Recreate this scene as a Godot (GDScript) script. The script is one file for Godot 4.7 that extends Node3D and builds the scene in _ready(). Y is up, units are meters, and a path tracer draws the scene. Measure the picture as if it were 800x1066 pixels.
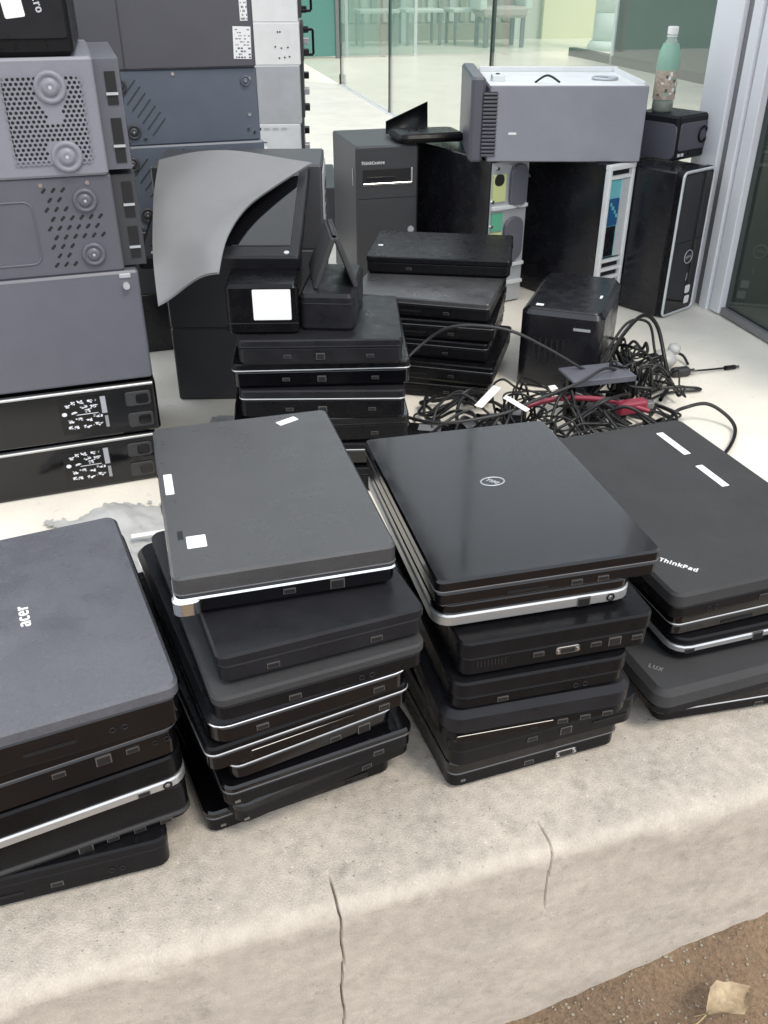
extends Node3D
# Used computers stacked on a concrete ledge in front of a glazed lobby. Metres, y up; y = 0 is the top of the ledge.
var M := {}
var taken := {}
var cache := {}
var rng := RandomNumberGenerator.new()

# ------------------------------------------------------------------ helpers: things and parts
func numbered(called: String) -> String:
	if not taken.has(called):
		taken[called] = 0
		return called
	taken[called] += 1
	return "%s_%03d" % [called, taken[called]]
func tag(o: Node3D, label: String, category: String, group := "") -> void:
	o.set_meta("label", label)
	o.set_meta("category", category)
	if group != "": o.set_meta("group", group)
func thing(called: String, label: String, category: String, at: Vector3, yaw := 0.0, group := "") -> Node3D:
	var o := Node3D.new()
	o.name = numbered(called)
	add_child(o)
	o.position = at
	o.rotation_degrees.y = yaw
	tag(o, label, category, group)
	return o
func part(parent: Node3D, called: String, mesh: Mesh, m: Material, at := Vector3.ZERO, rot := Vector3.ZERO) -> MeshInstance3D:
	var o := MeshInstance3D.new()
	o.name = called
	o.mesh = mesh
	o.material_override = m
	parent.add_child(o, true)
	o.position = at
	o.rotation_degrees = rot
	o.cast_shadow = GeometryInstance3D.SHADOW_CASTING_SETTING_ON
	return o
# a flat piece lying in the xz plane, stood up to face +z and turned by deg within its own plane
func facing(parent: Node3D, called: String, mesh: Mesh, m: Material, at: Vector3, deg := 0.0) -> MeshInstance3D:
	var o := part(parent, called, mesh, m, at)
	o.basis = Basis(Vector3.RIGHT, PI / 2) * Basis(Vector3.UP, deg_to_rad(deg))
	return o
func structure(called: String, mesh: Mesh, m: Material, at := Vector3.ZERO, yaw := 0.0) -> MeshInstance3D:
	var o := part(self, numbered(called), mesh, m, at, Vector3(0, yaw, 0))
	o.set_meta("kind", "structure")
	return o

# ------------------------------------------------------------------ helpers: shapes
# slab: rounded vertical corners (radius r) and chamfered top and bottom edges (c); x and z centred, y from 0 to h
func slab(w: float, h: float, d: float, r := 0.003, c := 0.001, seg := 4, cb := -1.0) -> ArrayMesh:
	var key := "slab %.4f %.4f %.4f %.4f %.4f %d %.4f" % [w, h, d, r, c, seg, cb]
	if cache.has(key): return cache[key]
	if cb < 0.0: cb = c
	r = minf(r, minf(w, d) * 0.499)
	var out: Array[Vector2] = []
	var nor: Array[Vector2] = []
	for q in 4:
		var cx: float = (w / 2 - r) * (1 if q == 0 or q == 3 else -1)
		var cz: float = (d / 2 - r) * (1 if q < 2 else -1)
		for i in seg + 1:
			var a: float = (q + float(i) / seg) * PI / 2
			var n := Vector2(cos(a), sin(a))
			nor.append(n)
			out.append(Vector2(cx, cz) + n * r)
	var N := out.size()
	var st := SurfaceTool.new()
	st.begin(Mesh.PRIMITIVE_TRIANGLES)
	var rings := [[cb, 0.0], [0.0, cb], [0.0, h - c], [c, h]]
	for k in 3:
		var ny: float = [-0.7, 0.0, 0.7][k]
		for i in N:
			var j := (i + 1) % N
			var p := [out[i] - nor[i] * rings[k][0], out[j] - nor[j] * rings[k][0], out[j] - nor[j] * rings[k + 1][0], out[i] - nor[i] * rings[k + 1][0]]
			var ys := [rings[k][1], rings[k][1], rings[k + 1][1], rings[k + 1][1]]
			var nn := [nor[i], nor[j], nor[j], nor[i]]
			for t in [0, 1, 2, 0, 2, 3]:
				st.set_normal(Vector3(nn[t].x, ny, nn[t].y).normalized())
				st.add_vertex(Vector3(p[t].x, ys[t], p[t].y))
	for i in N:
		var j := (i + 1) % N
		var a: Vector2 = out[i] - nor[i] * c
		var b: Vector2 = out[j] - nor[j] * c
		st.set_normal(Vector3.UP)
		for v in [Vector3(0, h, 0), Vector3(a.x, h, a.y), Vector3(b.x, h, b.y)]: st.add_vertex(v)
		a = out[i] - nor[i] * cb
		b = out[j] - nor[j] * cb
		st.set_normal(Vector3.DOWN)
		for v in [Vector3(0, 0, 0), Vector3(b.x, 0, b.y), Vector3(a.x, 0, a.y)]: st.add_vertex(v)
	var m := st.commit()
	cache[key] = m
	return m
func tube(pts: Array, rad: float, sides := 7, closed := false) -> ArrayMesh:
	var st := SurfaceTool.new()
	st.begin(Mesh.PRIMITIVE_TRIANGLES)
	var n := pts.size()
	var rings := []
	var norms := []
	var up := Vector3.UP
	for i in n:
		var a: Vector3 = pts[(i - 1 + n) % n] if (i > 0 or closed) else pts[0]
		var b: Vector3 = pts[(i + 1) % n] if (i < n - 1 or closed) else pts[n - 1]
		var t := (b - a).normalized()
		if absf(up.dot(t)) > 0.95: up = Vector3(0.3, 0.2, 0.9).normalized()
		var s := up.cross(t).normalized()
		up = t.cross(s).normalized()
		var ring := []
		var nr := []
		for k in sides:
			var an := TAU * k / sides
			var d := s * cos(an) + up * sin(an)
			nr.append(d)
			ring.append(pts[i] + d * rad)
		rings.append(ring)
		norms.append(nr)
	for i in (n if closed else n - 1):
		var i2 := (i + 1) % n
		for k in sides:
			var k2 := (k + 1) % sides
			for q in [[i, k], [i2, k], [i2, k2], [i, k], [i2, k2], [i, k2]]:
				st.set_normal(norms[q[0]][q[1]])
				st.add_vertex(rings[q[0]][q[1]])
	if not closed:
		for e in [0, n - 1]:
			for k in range(1, sides - 1):
				for q in ([0, k + 1, k] if e == 0 else [0, k, k + 1]):
					st.set_normal(((pts[0] - pts[1]) if e == 0 else (pts[n - 1] - pts[n - 2])).normalized())
					st.add_vertex(rings[e][q])
	return st.commit()
func smooth_path(pts: Array, steps := 8) -> Array:
	var out := []
	for i in pts.size() - 1:
		var p0: Vector3 = pts[maxi(i - 1, 0)]
		var p1: Vector3 = pts[i]
		var p2: Vector3 = pts[i + 1]
		var p3: Vector3 = pts[mini(i + 2, pts.size() - 1)]
		for k in steps: out.append(p1.cubic_interpolate(p2, p0, p3, float(k) / steps))
	out.append(pts[pts.size() - 1])
	return out
func lathe(prof: Array, seg := 24) -> ArrayMesh:
	var st := SurfaceTool.new()
	st.begin(Mesh.PRIMITIVE_TRIANGLES)
	st.set_smooth_group(0)
	for i in prof.size() - 1:
		for k in seg:
			var a := TAU * k / seg
			var b := TAU * (k + 1) / seg
			var p: Vector2 = prof[i]
			var q: Vector2 = prof[i + 1]
			var v := [Vector3(p.x * cos(a), p.y, p.x * sin(a)), Vector3(p.x * cos(b), p.y, p.x * sin(b)), Vector3(q.x * cos(b), q.y, q.x * sin(b)), Vector3(q.x * cos(a), q.y, q.x * sin(a))]
			for t in [0, 1, 2, 0, 2, 3]: st.add_vertex(v[t])
	st.generate_normals()
	return st.commit()
func box(w: float, h: float, d: float) -> BoxMesh:
	var key := "box %.4f %.4f %.4f" % [w, h, d]
	if not cache.has(key):
		var b := BoxMesh.new()
		b.size = Vector3(w, h, d)
		cache[key] = b
	return cache[key]
func cyl(r: float, h: float, seg := 20) -> CylinderMesh:
	var key := "cyl %.4f %.4f %d" % [r, h, seg]
	if not cache.has(key):
		var b := CylinderMesh.new()
		b.top_radius = r
		b.bottom_radius = r
		b.height = h
		b.radial_segments = seg
		b.rings = 1
		cache[key] = b
	return cache[key]
func torus(r: float, t: float) -> TorusMesh:
	var key := "tor %.4f %.4f" % [r, t]
	if not cache.has(key):
		var b := TorusMesh.new()
		b.inner_radius = r - t
		b.outer_radius = r + t
		b.rings = 32
		b.ring_segments = 8
		cache[key] = b
	return cache[key]
func lettering(text: String, height: float, weight := 700, italic := false) -> TextMesh:
	var f := SystemFont.new()
	f.font_names = PackedStringArray(["Droid Sans"])
	f.font_weight = weight
	f.font_italic = italic
	var t := TextMesh.new()
	t.font = f
	t.text = text
	t.font_size = 48
	t.pixel_size = height / 36.0
	t.depth = 0.0008
	return t
func quad_strip(st: SurfaceTool, a: Vector3, b: Vector3, c: Vector3, d: Vector3) -> void:
	for v in [a, b, c, a, c, d]: st.add_vertex(v)
func add_box(st: SurfaceTool, at: Vector3, s: Vector3) -> void:
	st.append_from(box(s.x, s.y, s.z), 0, Transform3D(Basis(), at))
# flat polygon in the xz plane (counter-clockwise or not), facing up
func floor_poly(pts: Array) -> ArrayMesh:
	var pv := PackedVector2Array()
	for p in pts: pv.append(p)
	var idx := Geometry2D.triangulate_polygon(pv)
	var st := SurfaceTool.new()
	st.begin(Mesh.PRIMITIVE_TRIANGLES)
	for i in range(0, idx.size(), 3):
		var t := [pv[idx[i]], pv[idx[i + 1]], pv[idx[i + 2]]]
		if (t[1] - t[0]).cross(t[2] - t[0]) < 0: t = [t[0], t[2], t[1]]
		for v in t:
			st.set_normal(Vector3.UP)
			st.add_vertex(Vector3(v.x, 0, v.y))
	return st.commit()
# plate of honeycomb holes in the xy plane facing +z
func honeycomb(nx: int, ny: int, pitch: float, hole: float, keep: Callable) -> ArrayMesh:
	var st := SurfaceTool.new()
	st.begin(Mesh.PRIMITIVE_TRIANGLES)
	var R := pitch / sqrt(3.0)
	for j in ny:
		for i in nx:
			var c := Vector3((i + (0.5 if j % 2 else 0.0)) * pitch, j * R * 1.5, 0)
			for k in 6:
				var a := PI / 6 + k * PI / 3
				var b := a + PI / 3
				var o1 := c + Vector3(cos(a), sin(a), 0) * R
				var o2 := c + Vector3(cos(b), sin(b), 0) * R
				st.set_normal(Vector3(0, 0, 1))
				if keep.call(c):
					var i1 := c + Vector3(cos(a), sin(a), 0) * hole
					var i2 := c + Vector3(cos(b), sin(b), 0) * hole
					quad_strip(st, o1, i1, i2, o2)
					st.set_normal(-Vector3(cos((a + b) / 2), sin((a + b) / 2), 0))
					quad_strip(st, i1, i1 - Vector3(0, 0, 0.0016), i2 - Vector3(0, 0, 0.0016), i2)
				else:
					for v in [o1, c, o2]: st.add_vertex(v)
	return st.commit()

# ------------------------------------------------------------------ helpers: materials
func lin(r: float, g: float, b: float) -> Color:
	return Color(r, g, b).linear_to_srgb()
func nbytes(size: int, freq: float, sd: int, oct := 4, kind := FastNoiseLite.TYPE_SIMPLEX_SMOOTH) -> PackedByteArray:
	var n := FastNoiseLite.new()
	n.seed = sd
	n.frequency = freq
	n.noise_type = kind
	n.fractal_octaves = oct
	if kind == FastNoiseLite.TYPE_CELLULAR: n.fractal_type = FastNoiseLite.FRACTAL_NONE
	var im := n.get_seamless_image(size, size)
	im.convert(Image.FORMAT_L8)
	return im.get_data()
func tex_from(size: int, data: PackedByteArray, normal := 0.0) -> ImageTexture:
	var im := Image.create_from_data(size, size, false, Image.FORMAT_L8, data)
	if normal > 0.0:
		im.convert(Image.FORMAT_RGBA8)
		im.bump_map_to_normal_map(normal)
	im.generate_mipmaps()
	return ImageTexture.create_from_image(im)
func enc(v: float) -> int:
	return clampi(int(pow(clampf(v, 0.0, 1.0), 1.0 / 2.2) * 255.0), 0, 255)
var T := {}
func make_textures() -> void:
	var S := 512
	# dusty plastic: mean about 0.5, light specks, soft wipe marks
	var a := nbytes(S, 0.006, 3, 5)
	var b := nbytes(S, 0.09, 7, 3)
	var c := nbytes(S, 0.02, 11, 4)
	var d := nbytes(S, 0.3, 12, 1)
	var o := PackedByteArray(); o.resize(S * S)
	var ro := PackedByteArray(); ro.resize(S * S)
	for i in S * S:
		var v := 0.40 + (a[i] - 128) / 255.0 * 0.09 + (c[i] - 128) / 255.0 * 0.06
		v += (d[i] - 128) / 255.0 * 0.10 + (b[i] - 128) / 255.0 * 0.05
		if d[i] > 238: v += 0.10
		if b[i] > 222: v += (b[i] - 222) / 33.0 * 0.12
		o[i] = enc(v)
		var w := 0.66 + (c[i] - 128) / 255.0 * 0.4 + (a[i] - 128) / 255.0 * 0.3
		if b[i] > 215: w += 0.06
		ro[i] = clampi(int(w * 255), 0, 255)
	T["dust"] = tex_from(S, o)
	T["dust_rough"] = tex_from(S, ro)
	# fine-grained moulded plastic relief
	var g := nbytes(256, 0.22, 21, 2)
	T["grain"] = tex_from(256, g, 1.2)
	# painted steel
	var p := PackedByteArray(); p.resize(S * S)
	for i in S * S: p[i] = enc(0.80 + (a[i] - 128) / 255.0 * 0.08 + (c[i] - 128) / 255.0 * 0.05 + (d[i] - 128) / 255.0 * 0.06 - (0.05 if b[i] > 222 else 0.0))
	T["steel"] = tex_from(S, p)
	# concrete: cement clouds, pits, pale scuffs
	var C := 1024
	var k1 := nbytes(C, 0.004, 31, 5)
	var k2 := nbytes(C, 0.03, 32, 5)
	var k3 := nbytes(C, 0.09, 33, 3)
	var k4 := nbytes(C, 0.28, 34, 2)
	var k5 := nbytes(C, 0.012, 35, 4)
	var q := PackedByteArray(); q.resize(C * C)
	var h := PackedByteArray(); h.resize(C * C)
	for i in C * C:
		var v := 0.66 + (k1[i] - 128) / 255.0 * 0.15 + (k2[i] - 128) / 255.0 * 0.20 + (k4[i] - 128) / 255.0 * 0.26
		var e := 128.0 + (k2[i] - 128) * 0.35 + (k4[i] - 128) * 0.22
		if k3[i] < 58 and k5[i] > 96:
			var t := (58 - k3[i]) / 58.0
			v -= 0.40 * t
			e -= 90 * t
		if k3[i] > 188 and k5[i] > 120: v += (k3[i] - 188) / 67.0 * 0.35
		if k5[i] > 176: v -= (k5[i] - 176) / 79.0 * 0.15
		q[i] = enc(v)
		h[i] = clampi(int(e), 0, 255)
	T["concrete"] = tex_from(C, q)
	T["concrete_n"] = tex_from(C, h, 3.0)
	# smooth cream floor with faint traffic marks
	var fl := PackedByteArray(); fl.resize(S * S)
	for i in S * S: fl[i] = enc(0.88 + (a[i] - 128) / 255.0 * 0.10 + (c[i] - 128) / 255.0 * 0.08 - (0.10 if b[i] > 216 else 0.0) + (d[i] - 128) / 255.0 * 0.05)
	T["floor"] = tex_from(S, fl)
	# soil
	var so := PackedByteArray(); so.resize(C * C)
	for i in C * C: so[i] = enc(0.50 + (k1[i] - 128) / 255.0 * 0.4 + (k3[i] - 128) / 255.0 * 0.4 + (k4[i] - 128) / 255.0 * 0.5)
	T["soil"] = tex_from(C, so)
	# crumpled film relief
	var cr := nbytes(256, 0.03, 51, 3, FastNoiseLite.TYPE_CELLULAR)
	T["crumple"] = tex_from(256, cr, 4.0)
	# printed white compliance marks, symbols and serial strips (flat print on the case backs)
	var W := 256
	var im := Image.create(W, W, false, Image.FORMAT_RGBA8)
	im.fill(Color(0.035, 0.035, 0.04))
	var rr := RandomNumberGenerator.new(); rr.seed = 5
	var wht := Color(0.86, 0.87, 0.9)
	for blk in [[30, 40, 22], [64, 24, 18], [96, 20, 26], [150, 22, 44], [110, 52, 40], [36, 150, 24], [74, 140, 40], [130, 150, 30], [166, 128, 50], [30, 190, 16], [60, 196, 30], [110, 196, 34], [160, 186, 48], [60, 92, 24], [128, 84, 26], [160, 60, 40]]:
		for n in 16:
			im.fill_rect(Rect2i(blk[0] + rr.randi_range(0, blk[2]), blk[1] + rr.randi_range(0, 20), rr.randi_range(3, 12), rr.randi_range(2, 8)), wht)
	im.fill_rect(Rect2i(86, 118, 116, 5), wht)
	for y in 30:
		for x in 30:
			if Vector2(x - 15, y - 15).length() < 14: im.set_pixel(8 + x, 92 + y, wht)
	im.fill_rect(Rect2i(222, 10, 28, 120), Color(0.62, 0.63, 0.66))
	im.fill_rect(Rect2i(232, 148, 18, 84), Color(0.55, 0.56, 0.58))
	im.generate_mipmaps()
	T["print"] = ImageTexture.create_from_image(im)
	# small paper label with grey text lines
	var im2 := Image.create(64, 96, false, Image.FORMAT_RGBA8)
	im2.fill(Color(0.92, 0.92, 0.92))
	for y in range(8, 90, 9):
		var x := 8
		while x < 56:
			var ww := rr.randi_range(3, 9)
			if rr.randf() < 0.55: im2.fill_rect(Rect2i(x, y, ww, 3 if y < 60 else 5), Color(0.35, 0.36, 0.38))
			x += ww + 3
	im2.generate_mipmaps()
	T["label"] = ImageTexture.create_from_image(im2)
func mat(key: String, col: Color, rough: float, metal := 0.0, tex := "", scale := 1.0, gain := 1.0, relief := "", rough_tex := false, world := false) -> StandardMaterial3D:
	var m := StandardMaterial3D.new()
	m.albedo_color = (col.srgb_to_linear() * gain).linear_to_srgb() if gain != 1.0 else col
	m.albedo_color.a = 1.0
	m.roughness = rough
	m.metallic = metal
	if tex != "" or relief != "":
		m.uv1_triplanar = true
		m.uv1_world_triplanar = world
		m.uv1_scale = Vector3.ONE * scale
		m.uv1_offset = Vector3(hash(key) % 97 / 97.0, hash(key) % 89 / 89.0, hash(key) % 83 / 83.0)
	if tex != "": m.albedo_texture = T[tex]
	if relief != "":
		m.normal_enabled = true
		m.normal_texture = T[relief]
		m.normal_scale = 0.35
	if rough_tex: m.roughness_texture = T["dust_rough"]
	m.cull_mode = BaseMaterial3D.CULL_DISABLED
	M[key] = m
	return m
func glass(key: String, col: Color, alpha: float, rough := 0.02) -> void:
	var m := StandardMaterial3D.new()
	m.albedo_color = Color(col.r, col.g, col.b, alpha)
	m.transparency = BaseMaterial3D.TRANSPARENCY_ALPHA
	m.roughness = rough
	m.metallic_specular = 0.5
	m.cull_mode = BaseMaterial3D.CULL_DISABLED
	M[key] = m
func make_materials() -> void:
	mat("black", lin(0.0062, 0.0062, 0.0075), 0.40, 0, "dust", 2.6, 2.2, "", true)
	mat("black2", lin(0.0080, 0.0080, 0.0095), 0.50, 0, "dust", 3.3, 2.2, "", true)
	mat("gloss", lin(0.0045, 0.0045, 0.006), 0.15, 0, "dust", 2.1, 2.0, "", true)
	mat("charcoal", lin(0.017, 0.017, 0.020), 0.55, 0, "dust", 2.9, 2.2, "", true)
	mat("rubber", lin(0.034, 0.034, 0.036), 0.75, 0, "dust", 2.2, 2.3)
	mat("bluegrey", lin(0.105, 0.107, 0.125), 0.42, 0, "dust", 1.8, 2.2, "", true)
	for k in ["black", "black2", "charcoal"]: M[k].metallic_specular = 0.3
	mat("lid_grey", lin(0.060, 0.060, 0.063), 0.5, 0, "dust", 2.0, 2.2, "", true)
	mat("lid_edge", lin(0.10, 0.10, 0.105), 0.35, 0.5)
	mat("deep", lin(0.006, 0.006, 0.007), 0.6)  # near-black; also painted in for the dark inside of openings and slots
	mat("screen", lin(0.004, 0.004, 0.005), 0.08)
	mat("silver", lin(0.56, 0.57, 0.58), 0.38, 0.75, "steel", 2.0, 1.2)
	mat("chrome", lin(0.75, 0.75, 0.76), 0.16, 1.0)
	mat("port_metal", lin(0.22, 0.22, 0.22), 0.4, 0.8)
	mat("paper", lin(0.80, 0.80, 0.79), 0.7)
	mat("white_print", lin(0.72, 0.72, 0.72), 0.5)
	mat("grey_print", lin(0.16, 0.16, 0.17), 0.5)
	mat("tower_lilac", lin(0.215, 0.217, 0.255), 0.45, 0.0, "steel", 1.6, 1.2)
	mat("tower_grey", lin(0.110, 0.113, 0.136), 0.42, 0.0, "steel", 1.4, 1.2)
	mat("tower_slate", lin(0.098, 0.101, 0.122), 0.40, 0.0, "steel", 1.7, 1.2)
	mat("tower_plum", lin(0.085, 0.083, 0.100), 0.42, 0.0, "steel", 1.5, 1.2)
	mat("tower_teal", lin(0.105, 0.125, 0.160), 0.40, 0.0, "steel", 1.9, 1.2)
	mat("tower_dark", lin(0.045, 0.046, 0.052), 0.45, 0.0, "steel", 1.5, 1.2)
	mat("tower_black", lin(0.013, 0.013, 0.017), 0.38, 0.0, "dust", 1.9, 2.0, "", true)
	mat("panel_violet", lin(0.265, 0.27, 0.31), 0.5, 0.0, "steel", 1.3, 1.2)
	mat("zinc", lin(0.55, 0.57, 0.60), 0.45, 0.55, "steel", 2.5, 1.2)
	mat("zinc_pale", lin(0.70, 0.72, 0.74), 0.5, 0.25, "steel", 2.2, 1.2)
	mat("white_steel", lin(0.78, 0.79, 0.79), 0.5, 0.0, "steel", 2.0, 1.2)
	mat("aqua", lin(0.16, 0.50, 0.56), 0.4)
	mat("blue_ink", lin(0.02, 0.10, 0.24), 0.4)
	mat("lime", lin(0.52, 0.56, 0.26), 0.5)
	mat("board_green", lin(0.10, 0.38, 0.24), 0.5)
	mat("cable", lin(0.006, 0.006, 0.0065), 0.42)
	mat("cable_grey", lin(0.022, 0.022, 0.024), 0.5)
	mat("cable_red", lin(0.22, 0.02, 0.04), 0.4)
	mat("sheet", lin(0.185, 0.185, 0.19), 0.34, 0.0, "steel", 2.0, 1.2)
	mat("film", lin(0.46, 0.46, 0.455), 0.35, 0.0, "steel", 3.0, 1.2, "crumple")
	M["film"].uv1_scale = Vector3.ONE * 5.0
	mat("concrete", lin(0.475, 0.425, 0.365), 0.93, 0, "concrete", 1.25, 1.42, "concrete_n", false, true)
	M["concrete"].normal_scale = 0.8
	mat("floor", lin(0.78, 0.735, 0.65), 0.55, 0, "floor", 0.7, 1.12, "", false, true)
	mat("lobby_floor", lin(0.66, 0.66, 0.55), 0.25, 0, "floor", 0.4, 1.12, "", false, true)
	mat("soil", lin(0.17, 0.115, 0.072), 0.95, 0, "soil", 1.1, 1.9, "concrete_n", false, true)
	mat("pebble", lin(0.30, 0.26, 0.20), 0.9, 0, "concrete", 9.0, 1.4)
	mat("straw", lin(0.36, 0.28, 0.14), 0.8)
	mat("leaf", lin(0.40, 0.31, 0.20), 0.8, 0, "soil", 14.0, 1.9)
	mat("alu", lin(0.72, 0.73, 0.76), 0.4)
	mat("alu_dark", lin(0.20, 0.20, 0.21), 0.5, 0.3)
	mat("wall_pale", lin(0.50, 0.53, 0.46), 0.7)
	mat("wall_cream", lin(0.62, 0.63, 0.42), 0.7)
	mat("wall_dark", lin(0.034, 0.036, 0.035), 0.4)
	mat("slat_wood", lin(0.30, 0.29, 0.22), 0.6)
	mat("column_white", lin(0.52, 0.60, 0.54), 0.5)
	mat("teal", lin(0.10, 0.25, 0.22), 0.15)
	mat("seat_tan", lin(0.36, 0.34, 0.30), 0.7)
	mat("tea_label", lin(0.26, 0.46, 0.36), 0.4, 0, "steel", 30.0, 1.2)
	mat("tea_brown", lin(0.60, 0.50, 0.40), 0.5, 0, "soil", 22.0, 1.5)
	mat("tea_dark", lin(0.10, 0.09, 0.06), 0.5)
	glass("pane", Color(0.70, 0.80, 0.73), 0.07)
	glass("roof_glass", Color(0.85, 0.93, 0.9), 0.12)
	glass("door_glass", Color(0.16, 0.21, 0.19), 0.72)
	glass("bottle_clear", Color(0.86, 0.93, 0.88), 0.30, 0.08)
	var pm := StandardMaterial3D.new()
	pm.albedo_texture = T["print"]
	pm.roughness = 0.3
	M["print"] = pm
	var lm := StandardMaterial3D.new()
	lm.albedo_texture = T["label"]
	lm.roughness = 0.6
	M["label"] = lm
func face_quad(w: float, h: float) -> QuadMesh:
	var q := QuadMesh.new()
	q.size = Vector2(w, h)
	return q

# ------------------------------------------------------------------ laptops
# local axes: x across the short side, +z towards the ledge edge, -z along the long side
func port(root: Node3D, kind: String, x: float, y: float, z: float) -> void:
	match kind:
		"u":
			var o := part(root, "usb_port", box(0.0135, 0.0062, 0.0016), M.port_metal, Vector3(x, y, z))
			part(o, "slot", box(0.0119, 0.0046, 0.0004), M.deep, Vector3(0, 0, 0.0010))
		"v":
			var o := part(root, "video_port", slab(0.030, 0.0024, 0.0105, 0.003, 0.0004), M.port_metal, Vector3(x, y, z - 0.001), Vector3(90, 0, 0))
			part(o, "socket", slab(0.0185, 0.0008, 0.0068, 0.0022, 0.0002), M.deep, Vector3(0, 0.0023, 0))
			for s in [-1, 1]: part(o, "screw_post", cyl(0.0021, 0.003, 8), M.chrome, Vector3(s * 0.0123, 0.0028, 0))
		"n":
			var o := part(root, "network_port", box(0.0160, 0.0120, 0.0016), M.port_metal, Vector3(x, y, z))
			part(o, "socket", box(0.0136, 0.0094, 0.0004), M.deep, Vector3(0, -0.0006, 0.0010))
		"p":
			var o := part(root, "power_jack", torus(0.0042, 0.0012), M.charcoal, Vector3(x, y, z), Vector3(90, 0, 0))
			part(o, "pin", cyl(0.0012, 0.003, 8), M.chrome)
		"a":
			for s in [-1, 1]: part(root, "audio_jack", torus(0.0028, 0.0009), M.charcoal, Vector3(x + s * 0.006, y, z), Vector3(90, 0, 0))
		"t":
			for k in 9: part(root, "vent_slot", box(0.0018, 0.0085, 0.0008), M.deep, Vector3(x + (k - 4) * 0.0042, y, z))
		"d":
			var o := part(root, "disc_drive", slab(0.125, 0.0014, 0.0105, 0.002, 0.0005), M.gloss, Vector3(x, y, z - 0.0004), Vector3(90, 0, 0))
			part(o, "button", box(0.010, 0.0010, 0.0028), M.charcoal, Vector3(0.036, 0.0016, 0.002))
		"c":
			var o := part(root, "card_slot", box(0.050, 0.0042, 0.0010), M.charcoal, Vector3(x, y, z))
			part(o, "slit", box(0.046, 0.0016, 0.0004), M.deep, Vector3(0, 0, 0.0006))
		"l":
			part(root, "lock_slot", box(0.0065, 0.0034, 0.0010), M.port_metal, Vector3(x, y, z))
func laptop(label: String, corner: Vector2, side: String, y0: float, yaw: float, w: float, l: float, h: float, o: Dictionary) -> Node3D:
	var a := deg_to_rad(yaw)
	var e1 := Vector2(cos(a), -sin(a))
	var e2 := Vector2(-sin(a), -cos(a))
	var c := corner + e1 * (w / 2 if side == "l" else -w / 2) + e2 * (l / 2)
	var root := thing("laptop", label, "laptop", Vector3(c.x, y0, c.y), yaw, o.get("group", "closed laptops stacked on the ledge"))
	var base_m: Material = M[o.get("base", "black")]
	var lid_m: Material = M[o.get("lid", "black")]
	var r: float = o.get("r", 0.014)
	var bh := h * float(o.get("split", 0.66))
	var ch: float = o.get("ch", 0.0026)
	# base tapers in a little towards its underside
	part(root, "base", slab(w - 0.003, bh, l - 0.003, r, 0.0015, 4, minf(bh * 0.35, 0.008)), base_m)
	part(root, "lid_gap_dark", slab(w - 0.014, 0.0022, l - 0.014, r * 0.7, 0.0003), M.deep, Vector3(0, bh, 0))  # dark inset slab stands in for the shaded gap under the lid
	part(root, "lid", slab(w, h - bh - 0.0016, l, r, ch, 5, 0.0012), lid_m, Vector3(0, bh + 0.0016, 0))
	if o.has("trim"):
		var th: float = o.get("trim_h", 0.009)
		part(root, "trim", slab(w + 0.002, th, l + 0.002, r, 0.0018), M[o.trim], Vector3(0, bh - th - 0.001, 0))
	if o.has("lid_trim"):
		part(root, "lid_trim", slab(w + 0.0014, 0.0026, l + 0.0014, r, 0.0008), M[o.lid_trim], Vector3(0, bh + 0.0024, 0))
	var py := bh * 0.56
	if o.has("port_y"): py = bh * float(o.port_y)
	var zf := (l - 0.003) / 2 + 0.0004
	if o.has("trim") and o.get("trim_ports", false):
		py = bh - float(o.get("trim_h", 0.009)) / 2 - 0.001
		zf = l / 2 + 0.0014
	for p in o.get("ports", []): port(root, p[0], (float(p[1]) - 0.5) * w, py, zf)
	# feet under the base and the hinge barrel on one long side
	var hs: float = o.get("hinge", 1.0)
	if hs != 0.0:
		for k in [-0.32, 0.32]: part(root, "hinge", cyl(minf(h * 0.17, 0.007), l * 0.13, 10), M.charcoal, Vector3(hs * (w / 2 - 0.005), bh, k * l), Vector3(90, 0, 0))
	for s in o.get("stickers", []):
		var sm: Material = M[s[4]] if s.size() > 4 else M.paper
		part(root, "sticker", slab(s[2], 0.0005, s[3], 0.001, 0.0001), sm, Vector3(s[0], h, s[1]), Vector3(0, s[5] if s.size() > 5 else 0.0, 0))
	return root

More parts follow.
